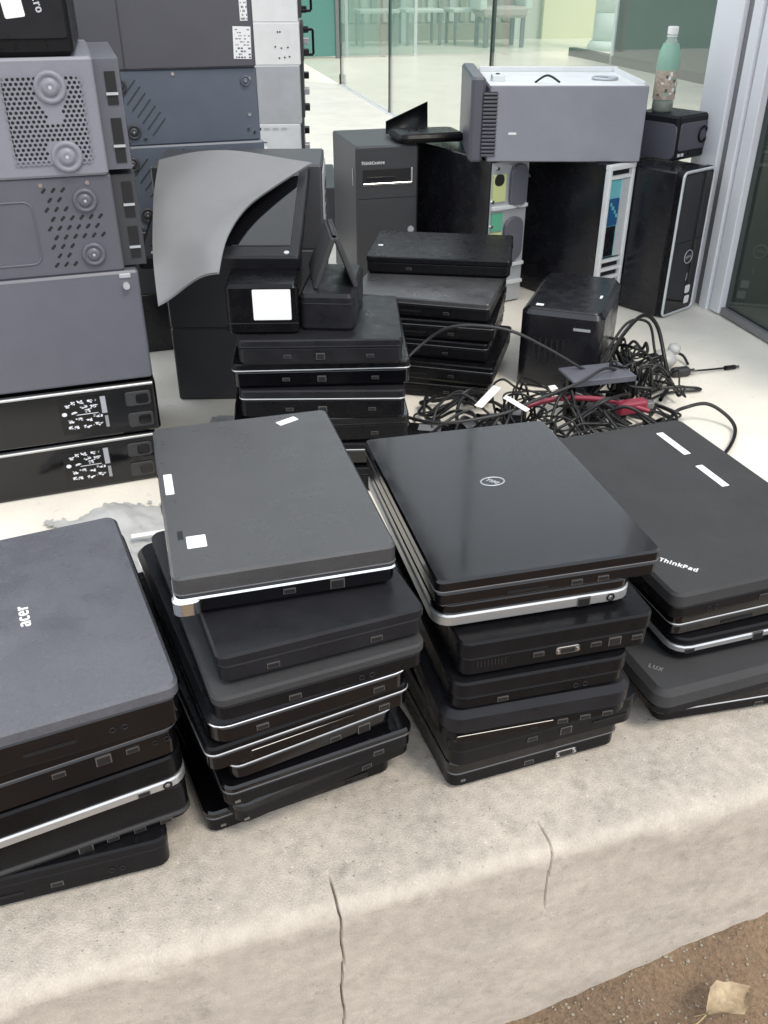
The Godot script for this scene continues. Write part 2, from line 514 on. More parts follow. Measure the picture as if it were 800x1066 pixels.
func build_laptops() -> void:
	var t1 := " of the blue-grey lidded stack"
	var A := "silver"
	# stack under the blue-grey lid
	laptop("thin black laptop lying on the concrete at the bottom" + t1, Vector2(-0.245, -0.681), "r", 0.0, 17.5, 0.25, 0.35, 0.052, {"base": "black2", "lid": "black2", "ports": [["u", 0.50], ["c", 0.26], ["a", 0.76]], "split": 0.72})
	laptop("black laptop with grey lip, second from the bottom" + t1, Vector2(-0.222, -0.712), "r", 0.052, 25, 0.25, 0.35, 0.056, {"base": "black", "lid": "black", "trim": "rubber", "trim_h": 0.006, "split": 0.30, "ports": [["n", 0.52], ["u", 0.64], ["u", 0.76], ["u", 0.88]], "port_y": 0.4})
	laptop("black laptop with bright silver side band, third from the bottom" + t1, Vector2(-0.217, -0.703), "r", 0.108, 27, 0.25, 0.35, 0.057, {"base": "black", "lid": "black", "trim": A, "trim_h": 0.0125, "split": 0.46, "trim_ports": true, "ports": [["p", 0.905], ["u", 0.80]], "r": 0.022})
	laptop("black laptop with metal port rims, fourth from the bottom" + t1, Vector2(-0.218, -0.699), "r", 0.165, 27, 0.25, 0.35, 0.061, {"base": "gloss", "lid": "gloss", "lid_trim": "lid_edge", "ports": [["u", 0.50], ["n", 0.68], ["u", 0.80], ["a", 0.92]], "port_y": 0.75})
	var ac := laptop("laptop with blue-grey lid and white lettering, topping its stack", Vector2(-0.204, -0.681), "r", 0.226, 24.5, 0.262, 0.356, 0.058, {"base": "gloss", "lid": "bluegrey", "split": 0.70, "ports": [["c", 0.5], ["a", 0.75]], "ch": 0.0035, "r": 0.014, "hinge": 1.0})
	part(ac, "lettering", lettering("acer", 0.0145, 800, true), M.white_print, Vector3(0.0, 0.0584, 0.0), Vector3(-90, 90, 0))
	part(ac, "hinge_cover", tube([Vector3(0.128, 0.036, -0.15), Vector3(0.128, 0.036, 0.15)], 0.0075, 10), M.black)
	# stack under the laptop with two white stickers
	var t2 := " in the white-stickered stack"
	laptop("slim black laptop lying on the concrete at the bottom" + t2, Vector2(-0.210, -0.721), "l", 0.0, 25, 0.245, 0.34, 0.040, {"base": "black", "lid": "gloss", "ports": [["l", 0.08], ["d", 0.6]], "lid_trim": "lid_edge"})
	laptop("glossy black laptop turned outwards, second from the bottom" + t2, Vector2(-0.168, -0.700), "l", 0.040, 30, 0.236, 0.33, 0.038, {"base": "black2", "lid": "gloss", "ports": [["l", 0.05], ["u", 0.72]]})
	laptop("glossy black laptop with thin bright lip, third from the bottom" + t2, Vector2(-0.177, -0.692), "l", 0.078, 25, 0.236, 0.34, 0.038, {"base": "black", "lid": "gloss", "lid_trim": "lid_edge", "ports": [["u", 0.80], ["l", 0.06]]})
	laptop("narrow black laptop set back at an angle" + t2, Vector2(-0.168, -0.698), "l", 0.116, 28, 0.205, 0.31, 0.036, {"base": "gloss", "lid": "gloss", "lid_trim": "silver", "ports": [["u", 0.62], ["n", 0.8]]})
	laptop("black laptop edged with a thin silver line" + t2, Vector2(-0.186, -0.677), "l", 0.152, 26.7, 0.243, 0.36, 0.040, {"base": "gloss", "lid": "black", "lid_trim": "silver", "ports": [["u", 0.86], ["d", 0.45]], "r": 0.012})
	laptop("wide black laptop with rounded glossy rim" + t2, Vector2(-0.179, -0.675), "l", 0.192, 25, 0.234, 0.37, 0.041, {"base": "gloss", "lid": "charcoal", "lid_trim": "chrome", "ports": [["u", 0.24], ["u", 0.82]], "r": 0.022, "ch": 0.006})
	laptop("matte dark laptop, third from the top" + t2, Vector2(-0.170, -0.668), "l", 0.233, 23, 0.236, 0.34, 0.038, {"base": "black2", "lid": "rubber", "ports": [["u", 0.36], ["a", 0.7]]})
	laptop("smaller laptop with blue-black lid, second from the top" + t2, Vector2(-0.165, -0.685), "l", 0.271, 21.8, 0.226, 0.33, 0.041, {"base": "charcoal", "lid": "charcoal", "ports": [["u", 0.25], ["u", 0.75]], "r": 0.010})
	var top2 := laptop("dark grey laptop with white stickers and chrome corner, topping its stack", Vector2(-0.215, -0.745), "l", 0.312, 15.5, 0.238, 0.36, 0.053, {"base": "gloss", "lid": "lid_grey", "lid_trim": "lid_edge", "trim": "chrome", "trim_h": 0.004, "split": 0.52, "ports": [["n", 0.72], ["u", 0.5]], "r": 0.010, "hinge": -1.0,
		"stickers": [[-0.088, 0.115, 0.021, 0.024], [-0.108, -0.02, 0.010, 0.05], [0.06, -0.155, 0.03, 0.012, "paper", 25.0]]})
	part(top2, "latch", box(0.006, 0.0012, 0.018), M.deep, Vector3(-0.104, 0.0526, 0.098))
	part(top2, "corner_cap", slab(0.030, 0.021, 0.024, 0.010, 0.003), M.chrome, Vector3(-0.107, 0.004, 0.171))
	# stack under the glossy lid with an oval logo
	var t3 := " of the oval-badged stack"
	laptop("glossy black laptop on the concrete at the bottom" + t3, Vector2(0.082, -0.791), "l", 0.0, 19.3, 0.243, 0.345, 0.048, {"base": "black", "lid": "gloss", "lid_trim": "lid_edge", "split": 0.55, "ports": [["u", 0.46], ["v", 0.68], ["l", 0.08]], "port_y": 0.6})
	laptop("broad black laptop, second from the bottom" + t3, Vector2(0.082, -0.779), "l", 0.048, 19.2, 0.262, 0.35, 0.050, {"base": "black2", "lid": "black", "split": 0.62, "ports": [["u", 0.42], ["n", 0.6], ["c", 0.84]], "port_y": 0.72, "r": 0.018})
	laptop("black laptop with rounded dull lid, third from the bottom" + t3, Vector2(0.070, -0.772), "l", 0.098, 13.5, 0.246, 0.34, 0.050, {"base": "black", "lid": "charcoal", "split": 0.42, "ports": [["d", 0.32], ["u", 0.62], ["u", 0.74], ["u", 0.86]], "r": 0.026, "ch": 0.008, "port_y": 0.5})
	laptop("slightly narrower black laptop, fourth from the bottom" + t3, Vector2(0.079, -0.775), "l", 0.148, 14.3, 0.224, 0.33, 0.046, {"base": "black", "lid": "black2", "split": 0.5, "ports": [["u", 0.28], ["a", 0.72]], "r": 0.018})
	laptop("thick black laptop showing video and network ports" + t3, Vector2(0.086, -0.782), "l", 0.194, 14.5, 0.241, 0.34, 0.054, {"base": "black2", "lid": "black2", "split": 0.56, "ports": [["t", 0.16], ["u", 0.40], ["v", 0.55], ["u", 0.70], ["n", 0.80], ["u", 0.92]], "port_y": 0.7})
	laptop("black laptop with wide silver side band, second from the top" + t3, Vector2(0.058, -0.803), "l", 0.248, 13.9, 0.243, 0.35, 0.038, {"base": "gloss", "lid": "gloss", "trim": A, "trim_h": 0.015, "split": 0.62, "trim_ports": true, "ports": [["n", 0.74], ["p", 0.88]], "r": 0.022})
	var de := laptop("glossy black laptop with oval lid badge, topping its stack", Vector2(0.057, -0.793), "l", 0.286, 14.0, 0.270, 0.355, 0.040, {"base": "gloss", "lid": "gloss", "split": 0.55, "ports": [["u", 0.62], ["u", 0.74], ["c", 0.4]], "r": 0.010, "lid_trim": "lid_edge"})
	var badge := part(de, "badge", torus(0.0125, 0.0008), M.zinc, Vector3(0.0, 0.0402, -0.02))
	badge.scale = Vector3(1.25, 1, 0.85)
	part(badge, "lettering", lettering("DELL", 0.0058, 700), M.zinc, Vector3(0, 0.0002, 0), Vector3(-90, 120, 0))
	# stack under the matte lid with two white strips
	var t4 := " of the white-striped stack"
	laptop("glossy black laptop on the concrete at the bottom" + t4, Vector2(0.373, -0.909), "l", 0.0, 12, 0.26, 0.35, 0.042, {"base": "black", "lid": "gloss", "lid_trim": "silver", "split": 0.5, "ports": [["u", 0.6]]})
	var lt := laptop("matte black laptop with worn grey lettering, second from the bottom" + t4, Vector2(0.359, -0.876), "l", 0.042, 19, 0.26, 0.36, 0.044, {"base": "black2", "lid": "rubber", "split": 0.35, "r": 0.022, "ch": 0.008})
	part(lt, "lettering", lettering("LUX", 0.008, 700), M.grey_print, Vector3(-0.105, 0.0444, 0.13), Vector3(-90, -50, 0))
	laptop("black laptop with curved silver side band, third from the bottom" + t4, Vector2(0.390, -0.936), "l", 0.086, 17.4, 0.25, 0.36, 0.040, {"base": "black", "lid": "black2", "trim": A, "trim_h": 0.010, "split": 0.7, "r": 0.026, "trim_ports": true, "ports": [["u", 0.09], ["n", 0.52]]})
	laptop("glossy black laptop with doubled bright rim, second from the top" + t4, Vector2(0.381, -0.940), "l", 0.126, 18.3, 0.26, 0.37, 0.040, {"base": "gloss", "lid": "gloss", "lid_trim": "silver", "split": 0.5, "ports": [["c", 0.4]]})
	var tp := laptop("large matte black laptop with two white strips, topping its stack", Vector2(0.371, -0.923), "l", 0.166, 18.5, 0.31, 0.45, 0.045, {"base": "black2", "lid": "rubber", "split": 0.5, "ports": [["u", 0.46], ["a", 0.2]], "r": 0.016, "ch": 0.004,
		"stickers": [[0.088, -0.145, 0.013, 0.082], [0.082, -0.03, 0.013, 0.070]]})
	part(tp, "lettering", lettering("ThinkPad", 0.0088, 700), M.white_print, Vector3(-0.111, 0.0454, 0.165), Vector3(-90, -50, 0))
	# pile of flat laptops in the middle, beneath the leaning monitor
	var g5 := "laptops piled flat behind the front stacks"
	var ys := 0.0
	var descr := ["laptop on the floor at the bottom of the pile", "laptop with silver lip, second from the floor of the pile", "glossy laptop, third from the floor of the pile", "thick laptop, third from the top of the pile", "laptop with pale rim, second from top of the pile", "laptop at the top of the pile"]
	for k in 6:
		var hh: float = [0.055, 0.05, 0.055, 0.06, 0.05, 0.05][k]
		laptop("black " + descr[k] + " under the white-labelled box", Vector2([-0.28, -0.275, -0.285, -0.27, -0.28, -0.265][k], [-1.535, -1.55, -1.54, -1.545, -1.55, -1.54][k]), "l", ys, [4, 2, 5, 1, 3.5, 2][k], [0.33, 0.32, 0.335, 0.31, 0.33, 0.30][k], 0.25, hh, {"base": ["black", "gloss", "black2", "black", "gloss", "charcoal"][k], "lid": ["black", "black2", "gloss", "charcoal", "black2", "charcoal"][k], "lid_trim": ["charcoal", "silver", "charcoal", "silver", "silver", "charcoal"][k], "ports": [["u", 0.3], ["n", 0.5], ["u", 0.8]], "group": g5, "r": 0.012})
		ys += hh
	# pile beside the grey tower
	ys = 0.0
	var d6 := ["black laptop on the floor at the bottom of the pile with the paper scrap", "black laptop second from the floor in the pile with the paper scrap", "black laptop midway up the pile with the paper scrap", "black laptop second from the top of the pile with the paper scrap", "dark laptop with a torn paper scrap on its lid"]
	for k in 5:
		laptop(d6[k], Vector2([-0.08, -0.07, -0.085, -0.075, -0.085][k], [-2.05, -2.04, -2.06, -2.05, -2.064][k]), "l", ys, [-13, -15, -14, -12, -14.5][k], 0.335, 0.30, 0.048, {"base": "black2", "lid": "lid_grey" if k == 4 else "black", "group": g5, "lid_trim": "lid_edge", "ports": [["u", 0.2], ["u", 0.7], ["c", 0.45]], "r": 0.010, "stickers": [[0.03, -0.05, 0.062, 0.012, "paper", 8.0]] if k == 4 else []})
		ys += 0.048
	laptop("black laptop lying across the back of the paper-scrap laptop", Vector2(-0.045, -2.215), "l", 0.240, -8, 0.355, 0.25, 0.044, {"base": "black2", "lid": "black2", "group": g5, "r": 0.010, "stickers": [[-0.155, 0.02, 0.012, 0.010]], "ports": [["u", 0.3]]})

# ------------------------------------------------------------------ desktop computers
func at_corner(corner: Vector2, side: String, yaw: float, w: float, d: float, y: float) -> Vector3:
	var a := deg_to_rad(yaw)
	var c := corner + Vector2(cos(a), -sin(a)) * (w / 2 if side == "l" else -w / 2) + Vector2(-sin(a), -cos(a)) * (d / 2)
	return Vector3(c.x, y, c.y)
func foot(root: Node3D, m: Material, x: float, y: float, z: float, r: float) -> void:
	var f := part(root, "foot", lathe([Vector2(0, 0.0), Vector2(r, 0.0), Vector2(r, 0.004), Vector2(r * 0.9, 0.007), Vector2(r * 0.72, 0.007), Vector2(r * 0.66, 0.005), Vector2(r * 0.50, 0.005), Vector2(r * 0.46, 0.0085), Vector2(r * 0.20, 0.0085), Vector2(0, 0.0065)], 24), m, Vector3(x, y, z), Vector3(90, 0, 0))
	part(f, "screw", cyl(r * 0.12, 0.003, 10), M.zinc, Vector3(0, 0.0075, 0))
# rear or front end frame, black boxes standing in for its dark openings, on the +x side of a case that lies on its side
func end_frame(root: Node3D, m: Material, x: float, h: float, d: float, holes: Array) -> void:
	var o := part(root, "end_frame", box(0.040, h - 0.010, d - 0.012), m, Vector3(x + 0.020, h / 2, -0.010))
	for q in holes:
		part(o, "opening_dark_box", box(0.017, q[2], 0.003), M.deep, Vector3(0.004, q[0] - h / 2, (d - 0.012) / 2))
		part(o, "opening_dark_box", box(0.003, q[2], q[3]), M.deep, Vector3(0.0195, q[0] - h / 2, q[1]))
		part(o, "bracket", box(0.019, 0.004, 0.006), M.zinc, Vector3(0.004, q[0] - h / 2 - 0.008, (d - 0.012) / 2 + 0.001))
func lying_tower(called: String, label: String, corner: Vector2, y: float, yaw: float, w: float, h: float, d: float, m: String, group := "towers stacked on their sides") -> Node3D:
	var root := thing(called, label, "computer tower", at_corner(corner, "r", yaw, w, d, y), yaw, group)
	part(root, "body", slab(w, h, d, 0.006, 0.004), M[m])
	return root
func rim_rect(root: Node3D, called: String, m: Material, x0: float, y0: float, x1: float, y1: float, z: float, t := 0.0018) -> void:
	var pts := []
	var r := 0.014
	for q in [[x1 - r, y1 - r, 0], [x0 + r, y1 - r, 1], [x0 + r, y0 + r, 2], [x1 - r, y0 + r, 3]]:
		for i in 5:
			var a: float = (q[2] + i / 4.0) * PI / 2
			pts.append(Vector3(q[0] + cos(a) * r, q[1] + sin(a) * r, z))
	part(root, called, tube(pts, t, 6, true), m)

func build_left_stacks() -> void:
	# two slim desktops with printed markings, at the bottom
	var nm := ["slim black desktop with white printed markings lying on the floor", "slim black desktop with white printed markings lying on its twin"]
	for k in 2:
		var w := 0.40
		var h := 0.104
		var cor: Vector2 = [Vector2(-0.452, -1.612), Vector2(-0.438, -1.606)][k]
		var root := thing("slim_desktop", nm[k], "desktop computer", at_corner(cor, "r", [20.0, 19.0][k], w, 0.36, k * 0.112), [20.0, 19.0][k], "slim desktops with printed markings")
		part(root, "body", slab(w, h, 0.36, 0.008, 0.006), M.gloss)
		part(root, "top_rim", tube([Vector3(-w / 2 + 0.004, h - 0.004, 0.179), Vector3(w / 2 - 0.006, h - 0.004, 0.179)], 0.0032, 8), M.silver)
		part(root, "markings", face_quad(0.088, 0.074), M.print, Vector3(0.062, h * 0.50, 0.1806))
		for j in 2:
			var b := part(root, "rubber_pad", slab(0.048, 0.005, 0.030, 0.006, 0.002), M.rubber, Vector3(0.164, h * (0.70 - 0.42 * j), 0.179), Vector3(90, 0, 0))
			part(b, "recess", slab(0.024, 0.0012, 0.020, 0.006, 0.0005), M.gloss, Vector3(0.007, 0.0046, 0))
		for s in [-1, 1]:
			for t in [-1, 1]: part(root, "foot", cyl(0.012, 0.008, 12), M.rubber, Vector3(s * 0.16, h + 0.004, t * 0.13))
	# plain grey tower
	var a3 := lying_tower("tower_on_side", "plain slate grey tower lying on the slim black desktops", Vector2(-0.440, -1.604), 0.224, 18.5, 0.44, 0.205, 0.38, "tower_grey")
	part(a3, "thumb_screw", cyl(0.006, 0.012, 12), M.zinc, Vector3(0.196, 0.180, 0.193), Vector3(90, 0, 0))
	part(a3, "clip", slab(0.020, 0.004, 0.008, 0.002, 0.001), M.zinc, Vector3(0.196, 0.197, 0.188), Vector3(90, 0, 0))
	# tower with embossed underside
	var a4 := lying_tower("tower_on_side", "grey tower showing an embossed underside with oval vents and two feet", Vector2(-0.462, -1.600), 0.429, 18, 0.44, 0.165, 0.38, "tower_slate")
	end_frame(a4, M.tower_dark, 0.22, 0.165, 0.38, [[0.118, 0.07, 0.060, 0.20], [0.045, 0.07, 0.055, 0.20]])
	rim_rect(a4, "embossed_panel", M.tower_slate, -0.2, 0.024, 0.085, 0.128, 0.190)
	foot(a4, M.tower_slate, 0.172, 0.125, 0.189, 0.020)
	foot(a4, M.tower_slate, 0.172, 0.034, 0.189, 0.020)
	var rv := RandomNumberGenerator.new(); rv.seed = 9
	for j in 9:
		for i in 6:
			var px := 0.108 + i * 0.0155 + (0.0075 if j % 2 else 0.0)
			var py := 0.020 + j * 0.0155
			if px > 0.146 and (py > 0.10 or py < 0.058): continue
			facing(a4, "vent_slot", slab(0.0100, 0.0012, 0.0042, 0.0018, 0.0003, 3), M.deep, Vector3(px, py, 0.1896), 45)
	for x in [0.03, 0.105, 0.18]: part(a4, "screw", cyl(0.0035, 0.003, 10), M.chrome, Vector3(x, 0.153, 0.190), Vector3(90, 0, 0))
	# tower with honeycomb vent
	var a5 := lying_tower("tower_on_side", "pale lilac-grey tower showing a honeycomb vent and two round feet", Vector2(-0.462, -1.592), 0.594, 17, 0.44, 0.178, 0.38, "tower_lilac")
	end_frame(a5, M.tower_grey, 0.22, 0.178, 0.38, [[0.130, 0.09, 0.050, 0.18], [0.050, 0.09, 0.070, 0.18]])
	part(a5, "vent_dark_sheet", slab(0.118, 0.0009, 0.126, 0.012, 0.0002), M.deep, Vector3(0.137, 0.088, 0.1897), Vector3(90, 0, 0))  # black sheet painting the dark depth behind the honeycomb holes
	var vent := honeycomb(15, 19, 0.0080, 0.0029, func(c: Vector3) -> bool: return not (Vector2(c.x - 0.070, c.y - 0.104).length() < 0.026 or Vector2(c.x - 0.078, c.y - 0.004).length() < 0.026 or (c.x > 0.058 and c.x < 0.082 and c.y > 0.06) or (c.x > 0.05 and c.x < 0.080 and c.y < 0.03)))
	part(a5, "vent_grille", vent, M.tower_lilac, Vector3(0.080, 0.024, 0.1924))
	foot(a5, M.tower_lilac, 0.150, 0.136, 0.190, 0.025)
	foot(a5, M.tower_lilac, 0.158, 0.032, 0.190, 0.025)
	rim_rect(a5, "embossed_panel", M.tower_lilac, -0.2, 0.030, 0.020, 0.15, 0.190)
	# black box on top
	var a6 := thing("desktop_case", "black case with white sticker on top of the lilac-grey tower", "desktop computer", at_corner(Vector2(-0.487, -1.590), "r", 15, 0.40, 0.36, 0.772), 15)
	part(a6, "body", slab(0.40, 0.16, 0.36, 0.010, 0.008), M.black2)
	part(a6, "front_cover", slab(0.388, 0.004, 0.118, 0.006, 0.0015), M.charcoal, Vector3(0, 0.084, 0.179), Vector3(90, 0, 0))
	facing(a6, "sticker", slab(0.030, 0.0006, 0.075, 0.003, 0.0002), M.paper, Vector3(0.118, 0.092, 0.1832), 6)
	part(a6, "lettering", lettering("vostro", 0.012, 700, true), M.zinc, Vector3(0.155, 0.085, 0.1834), Vector3(0, 0, -80))
	# stack behind: dark towers, sides towards us
	var bm := ["tower_black", "tower_dark", "tower_teal", "tower_teal", "tower_plum", "tower_plum"]
	var bl := ["black tower lying on the floor beneath the bluish towers", "dark tower second from the floor beneath the bluish towers", "bluish grey tower under the one with bright screws", "bluish grey tower with bright screws and slanted vents", "plum grey tower with two white paper labels", "plum grey tower lying on the one with paper labels"]
	var yy := 0.0
	for k in 6:
		var hh: float = [0.16, 0.16, 0.20, 0.165, 0.19, 0.16][k]
		var b := lying_tower("tower_on_side", bl[k], Vector2([-0.30, -0.30, -0.298, -0.306, -0.305, -0.31][k], [-2.41, -2.40, -2.40, -2.405, -2.395, -2.41][k]), yy, [18, 17, 17, 18, 17, 18][k], 0.44, hh, 0.40, bm[k], "towers stacked in the rear stack")
		if k == 2 or k == 3:
			for q in [[0.20, 0.14], [0.195, 0.06], [0.205, 0.02], [0.19, 0.028], [0.02, 0.155], [-0.10, 0.01], [-0.06, 0.016]]:
				part(b, "screw", cyl(0.004, 0.004, 10), M.chrome, Vector3(q[0], q[1] * hh / 0.165, 0.201), Vector3(90, 0, 0))
			for q in [[-0.075, 0.80], [-0.055, 0.20]]: foot(b, M.tower_dark, q[0] - 0.03, hh * q[1], 0.1995, 0.017)
			for i in 7: facing(b, "vent_slot", slab(0.052, 0.0012, 0.0036, 0.0018, 0.0003), M.tower_dark, Vector3(-0.085 + i * 0.010, hh * (0.76 - i * 0.085), 0.1996), 48)
			foot(b, M.tower_teal, 0.19, hh * 0.82, 0.1995, 0.012)
		if k == 4:
			var q1 := part(b, "paper_label", face_quad(0.042, 0.068), M.label, Vector3(0.190, 0.052, 0.2008))
			q1.rotation_degrees.z = -2
			part(b, "paper_label", face_quad(0.018, 0.085), M.label, Vector3(0.198, 0.140, 0.2008))
			part(b, "seam", box(0.003, hh - 0.01, 0.002), M.tower_dark, Vector3(-0.085, hh / 2, 0.200))
		yy += hh
	# dark cases under the leaning monitor
	var nl := ["dark tower on the floor behind the leaning monitor", "dark tower midway behind the leaning monitor", "dark tower that props up the leaning monitor"]
	for k in 3:
		var b := thing("flat_tower", nl[k], "computer tower", Vector3(-0.315, k * 0.178, -2.10), 2, "towers piled behind the leaning monitor")
		part(b, "body", slab(0.36, 0.178, 0.20, 0.006, 0.004), M.tower_dark)
		part(b, "back_panel", box(0.004, 0.14, 0.17), M.zinc, Vector3(0.181, 0.089, 0))
		for i in 4: part(b, "expansion_slot", box(0.003, 0.012, 0.09), M.deep, Vector3(0.183, 0.04 + i * 0.026, -0.02))
	# silver cases on a dark crate-like case
	var base := thing("flat_tower", "dark case on the floor beneath the silver computers", "computer tower", Vector3(-0.42, 0, -3.62), 4)
	part(base, "body", slab(0.46, 0.200, 0.44, 0.006, 0.004), M.tower_dark)
	for s in [-1, 1]: part(base, "foot", slab(0.05, 0.026, 0.05, 0.004, 0.002), M.black, Vector3(s * 0.1, 0.2, 0.14))
	var sl := ["pale silver case with port row, lowest of the silver computers", "smooth silver case, second of the silver computers", "white silver case with scattered screw holes", "white case at the top of the silver computers"]
	yy = 0.226
	for k in 4:
		var hh: float = [0.190, 0.184, 0.128, 0.15][k]
		var b := thing("silver_case", sl[k], "computer case", at_corner(Vector2([-0.292, -0.286, -0.282, -0.285][k], -3.40), "r", 4, 0.185, 0.36, yy), 4, "silver computers stacked up")
		part(b, "body", slab(0.185, hh, 0.36, 0.004, 0.003), M[["zinc_pale", "zinc", "white_steel", "white_steel"][k]])
		if k == 0:
			for i in 4: part(b, "port", box(0.020, 0.008, 0.002), M.deep if i == 0 else M.zinc, Vector3(-0.055 + i * 0.03, hh - 0.016, 0.1805))
			for i in 2:
				part(b, "slot_cover", box(0.036, 0.004, 0.002), M.tower_grey, Vector3(-0.045, 0.13 - i * 0.07, 0.1805))
				part(b, "white_strip", box(0.036, 0.008, 0.002), M.paper, Vector3(-0.045, 0.112 - i * 0.07, 0.1805))
		if k == 2:
			for q in [[0.02, 0.10], [0.028, 0.10], [0.01, 0.056], [0.03, 0.052], [0.052, 0.054], [0.022, 0.022], [0.04, 0.024], [0.056, 0.026]]: part(b, "screw_hole", cyl(0.0028, 0.002, 8), M.deep, Vector3(q[0], q[1], 0.1803), Vector3(90, 0, 0))
		# the dark connector end on the right
		part(b, "back_panel", box(0.012, hh * 0.86, 0.30), M.tower_dark, Vector3(0.098, hh / 2, -0.02))
		for i in 3: part(b, "connector", slab(0.028, 0.020, 0.05, 0.004, 0.002), [M.deep, M.zinc, M.charcoal][i], Vector3(0.108, hh * (0.15 + 0.25 * i), 0.05 - i * 0.06))
		if k == 2 or k == 3:
			var hp := [Vector3(0.10, hh * 0.2, 0.10), Vector3(0.135, hh * 0.2, 0.10), Vector3(0.137, hh * 0.22, 0.10), Vector3(0.137, hh * 0.78, 0.10), Vector3(0.135, hh * 0.8, 0.10), Vector3(0.10, hh * 0.8, 0.10)]
			part(b, "handle", tube(hp, 0.0045, 8), M.black)
		yy += hh

func build_middle() -> void:
	# black box with white label, and small box beside it
	var d2 := thing("desktop_case", "black box with square white label, lying on the flat laptops", "desktop computer", Vector3(-0.222, 0.32, -1.675), 2)
	part(d2, "body", slab(0.130, 0.092, 0.21, 0.010, 0.006), M.black)
	part(d2, "paper_label", slab(0.068, 0.0008, 0.056, 0.002, 0.0002), M.paper, Vector3(0.018, 0.056, 0.1046), Vector3(90, 0, 0))
	part(d2, "front_seam", box(0.128, 0.002, 0.002), M.deep, Vector3(0, 0.022, 0.1046))
	var d3 := thing("small_box", "small charcoal box beneath the tent-shaped laptop", "box", Vector3(-0.098, 0.32, -1.69), -4)
	part(d3, "body", slab(0.100, 0.068, 0.20, 0.012, 0.006), M.charcoal)
	part(d3, "lid_line", slab(0.101, 0.002, 0.201, 0.012, 0.0005), M.deep, Vector3(0, 0.050, 0))
	# laptop stood open like a tent
	var tn := thing("open_laptop", "small laptop stood open like a tent on the charcoal box", "laptop", Vector3(-0.098, 0.388, -1.70), 8)
	var hgt := 0.095
	for s in [-1, 1]:
		var o := part(tn, "screen_half" if s < 0 else "keyboard_half", slab(0.009, hgt, 0.15, 0.003, 0.0015), M.rubber, Vector3(s * 0.037, 0.001, 0), Vector3(0, 0, s * 21.0))
		part(o, "inner_face", box(0.001, hgt * 0.86, 0.135), M.screen, Vector3(-s * 0.0050, hgt / 2, 0))
	part(tn, "hinge", tube([Vector3(0, 0.088, -0.06), Vector3(0, 0.088, 0.06)], 0.005, 10), M.charcoal)
	# monitor leaning back on the dark towers
	var mo := thing("monitor", "flat black monitor leaning back behind the labelled box", "monitor", Vector3(-0.305, 0.412, -1.655), 0)
	var tilt := -72.0
	part(mo, "casing", slab(0.30, 0.335, 0.030, 0.008, 0.004), M.charcoal, Vector3(0, 0.010, -0.012), Vector3(tilt, 0, 0))
	var fc := part(mo, "screen", slab(0.262, 0.27, 0.003, 0.002, 0.0008), M.screen, Vector3(0, 0.0, 0), Vector3(tilt, 0, 0))
	var bs := Basis(Vector3.RIGHT, deg_to_rad(tilt))
	fc.position = Vector3(0, 0.010, -0.012) + bs * Vector3(0, 0.035, 0.0152)
	for q in [[-0.12, 0.012], [0.125, 0.012]]: part(mo, "screw", cyl(0.005, 0.003, 10), M.zinc, Vector3(0, 0.010, -0.012) + bs * Vector3(q[0], q[1], 0.0155), Vector3(tilt + 90, 0, 0))
	# grey plastic sheet, bowed over the monitor's left side
	var sh := thing("plastic_sheet", "curved light grey plastic sheet draped over the leaning monitor", "plastic sheet", Vector3(-0.30, 0.412, -1.66), 0)
	var L := [Vector3(-0.462, 0.552, -1.96), Vector3(-0.450, 0.514, -1.84), Vector3(-0.436, 0.478, -1.74), Vector3(-0.422, 0.434, -1.65), Vector3(-0.410, 0.372, -1.595)]
	var R := [Vector3(-0.148, 0.554, -1.955), Vector3(-0.214, 0.524, -1.86), Vector3(-0.262, 0.496, -1.775), Vector3(-0.288, 0.462, -1.68), Vector3(-0.294, 0.424, -1.595)]
	var lp := smooth_path(L, 6)
	var rp := smooth_path(R, 6)
	var st := SurfaceTool.new()
	st.begin(Mesh.PRIMITIVE_TRIANGLES)
	st.set_smooth_group(0)
	var nu := 18
	var grid := []
	for i in lp.size():
		var row := []
		for j in nu + 1:
			var u := float(j) / nu
			var p: Vector3 = lp[i].lerp(rp[i], u)
			p.y += 0.014 * sin(u * PI) * (1.0 - 0.5 * float(i) / lp.size()) + 0.006 * sin(u * 5.0 + i * 0.16)
			row.append(p - sh.position)
		grid.append(row)
	for side in 2:
		var off := Vector3(0, -0.003 * side, 0)
		for i in grid.size() - 1:
			for j in nu:
				quad_strip(st, grid[i][j] + off, grid[i][j + 1] + off, grid[i + 1][j + 1] + off, grid[i + 1][j] + off)
	st.generate_normals()
	part(sh, "film", st.commit(), M.sheet)
	# crumpled grey film on the floor
	var fi := thing("packing_film", "crumpled grey plastic packing tray lying on the cream floor", "packing film", Vector3(-0.45, 0, -1.45), 0)
	var nz := FastNoiseLite.new(); nz.seed = 4; nz.frequency = 9.0
	var s2 := SurfaceTool.new()
	s2.begin(Mesh.PRIMITIVE_TRIANGLES)
	s2.set_smooth_group(0)
	var cell := 0.008
	var inside := func(x: float, z: float) -> bool:
		var e := 0.03 * nz.get_noise_2d(x * 1.3 + 5.0, z * 1.3)
		if z > 0.30 + e or x > 0.185 + e * 0.5: return false
		if x < 0.06: return z > -0.075 + (0.06 - x) * 0.42 + e * 1.5 and x > -0.17 + e and z < 0.17 + x * 0.8
		return z > -0.44 + e
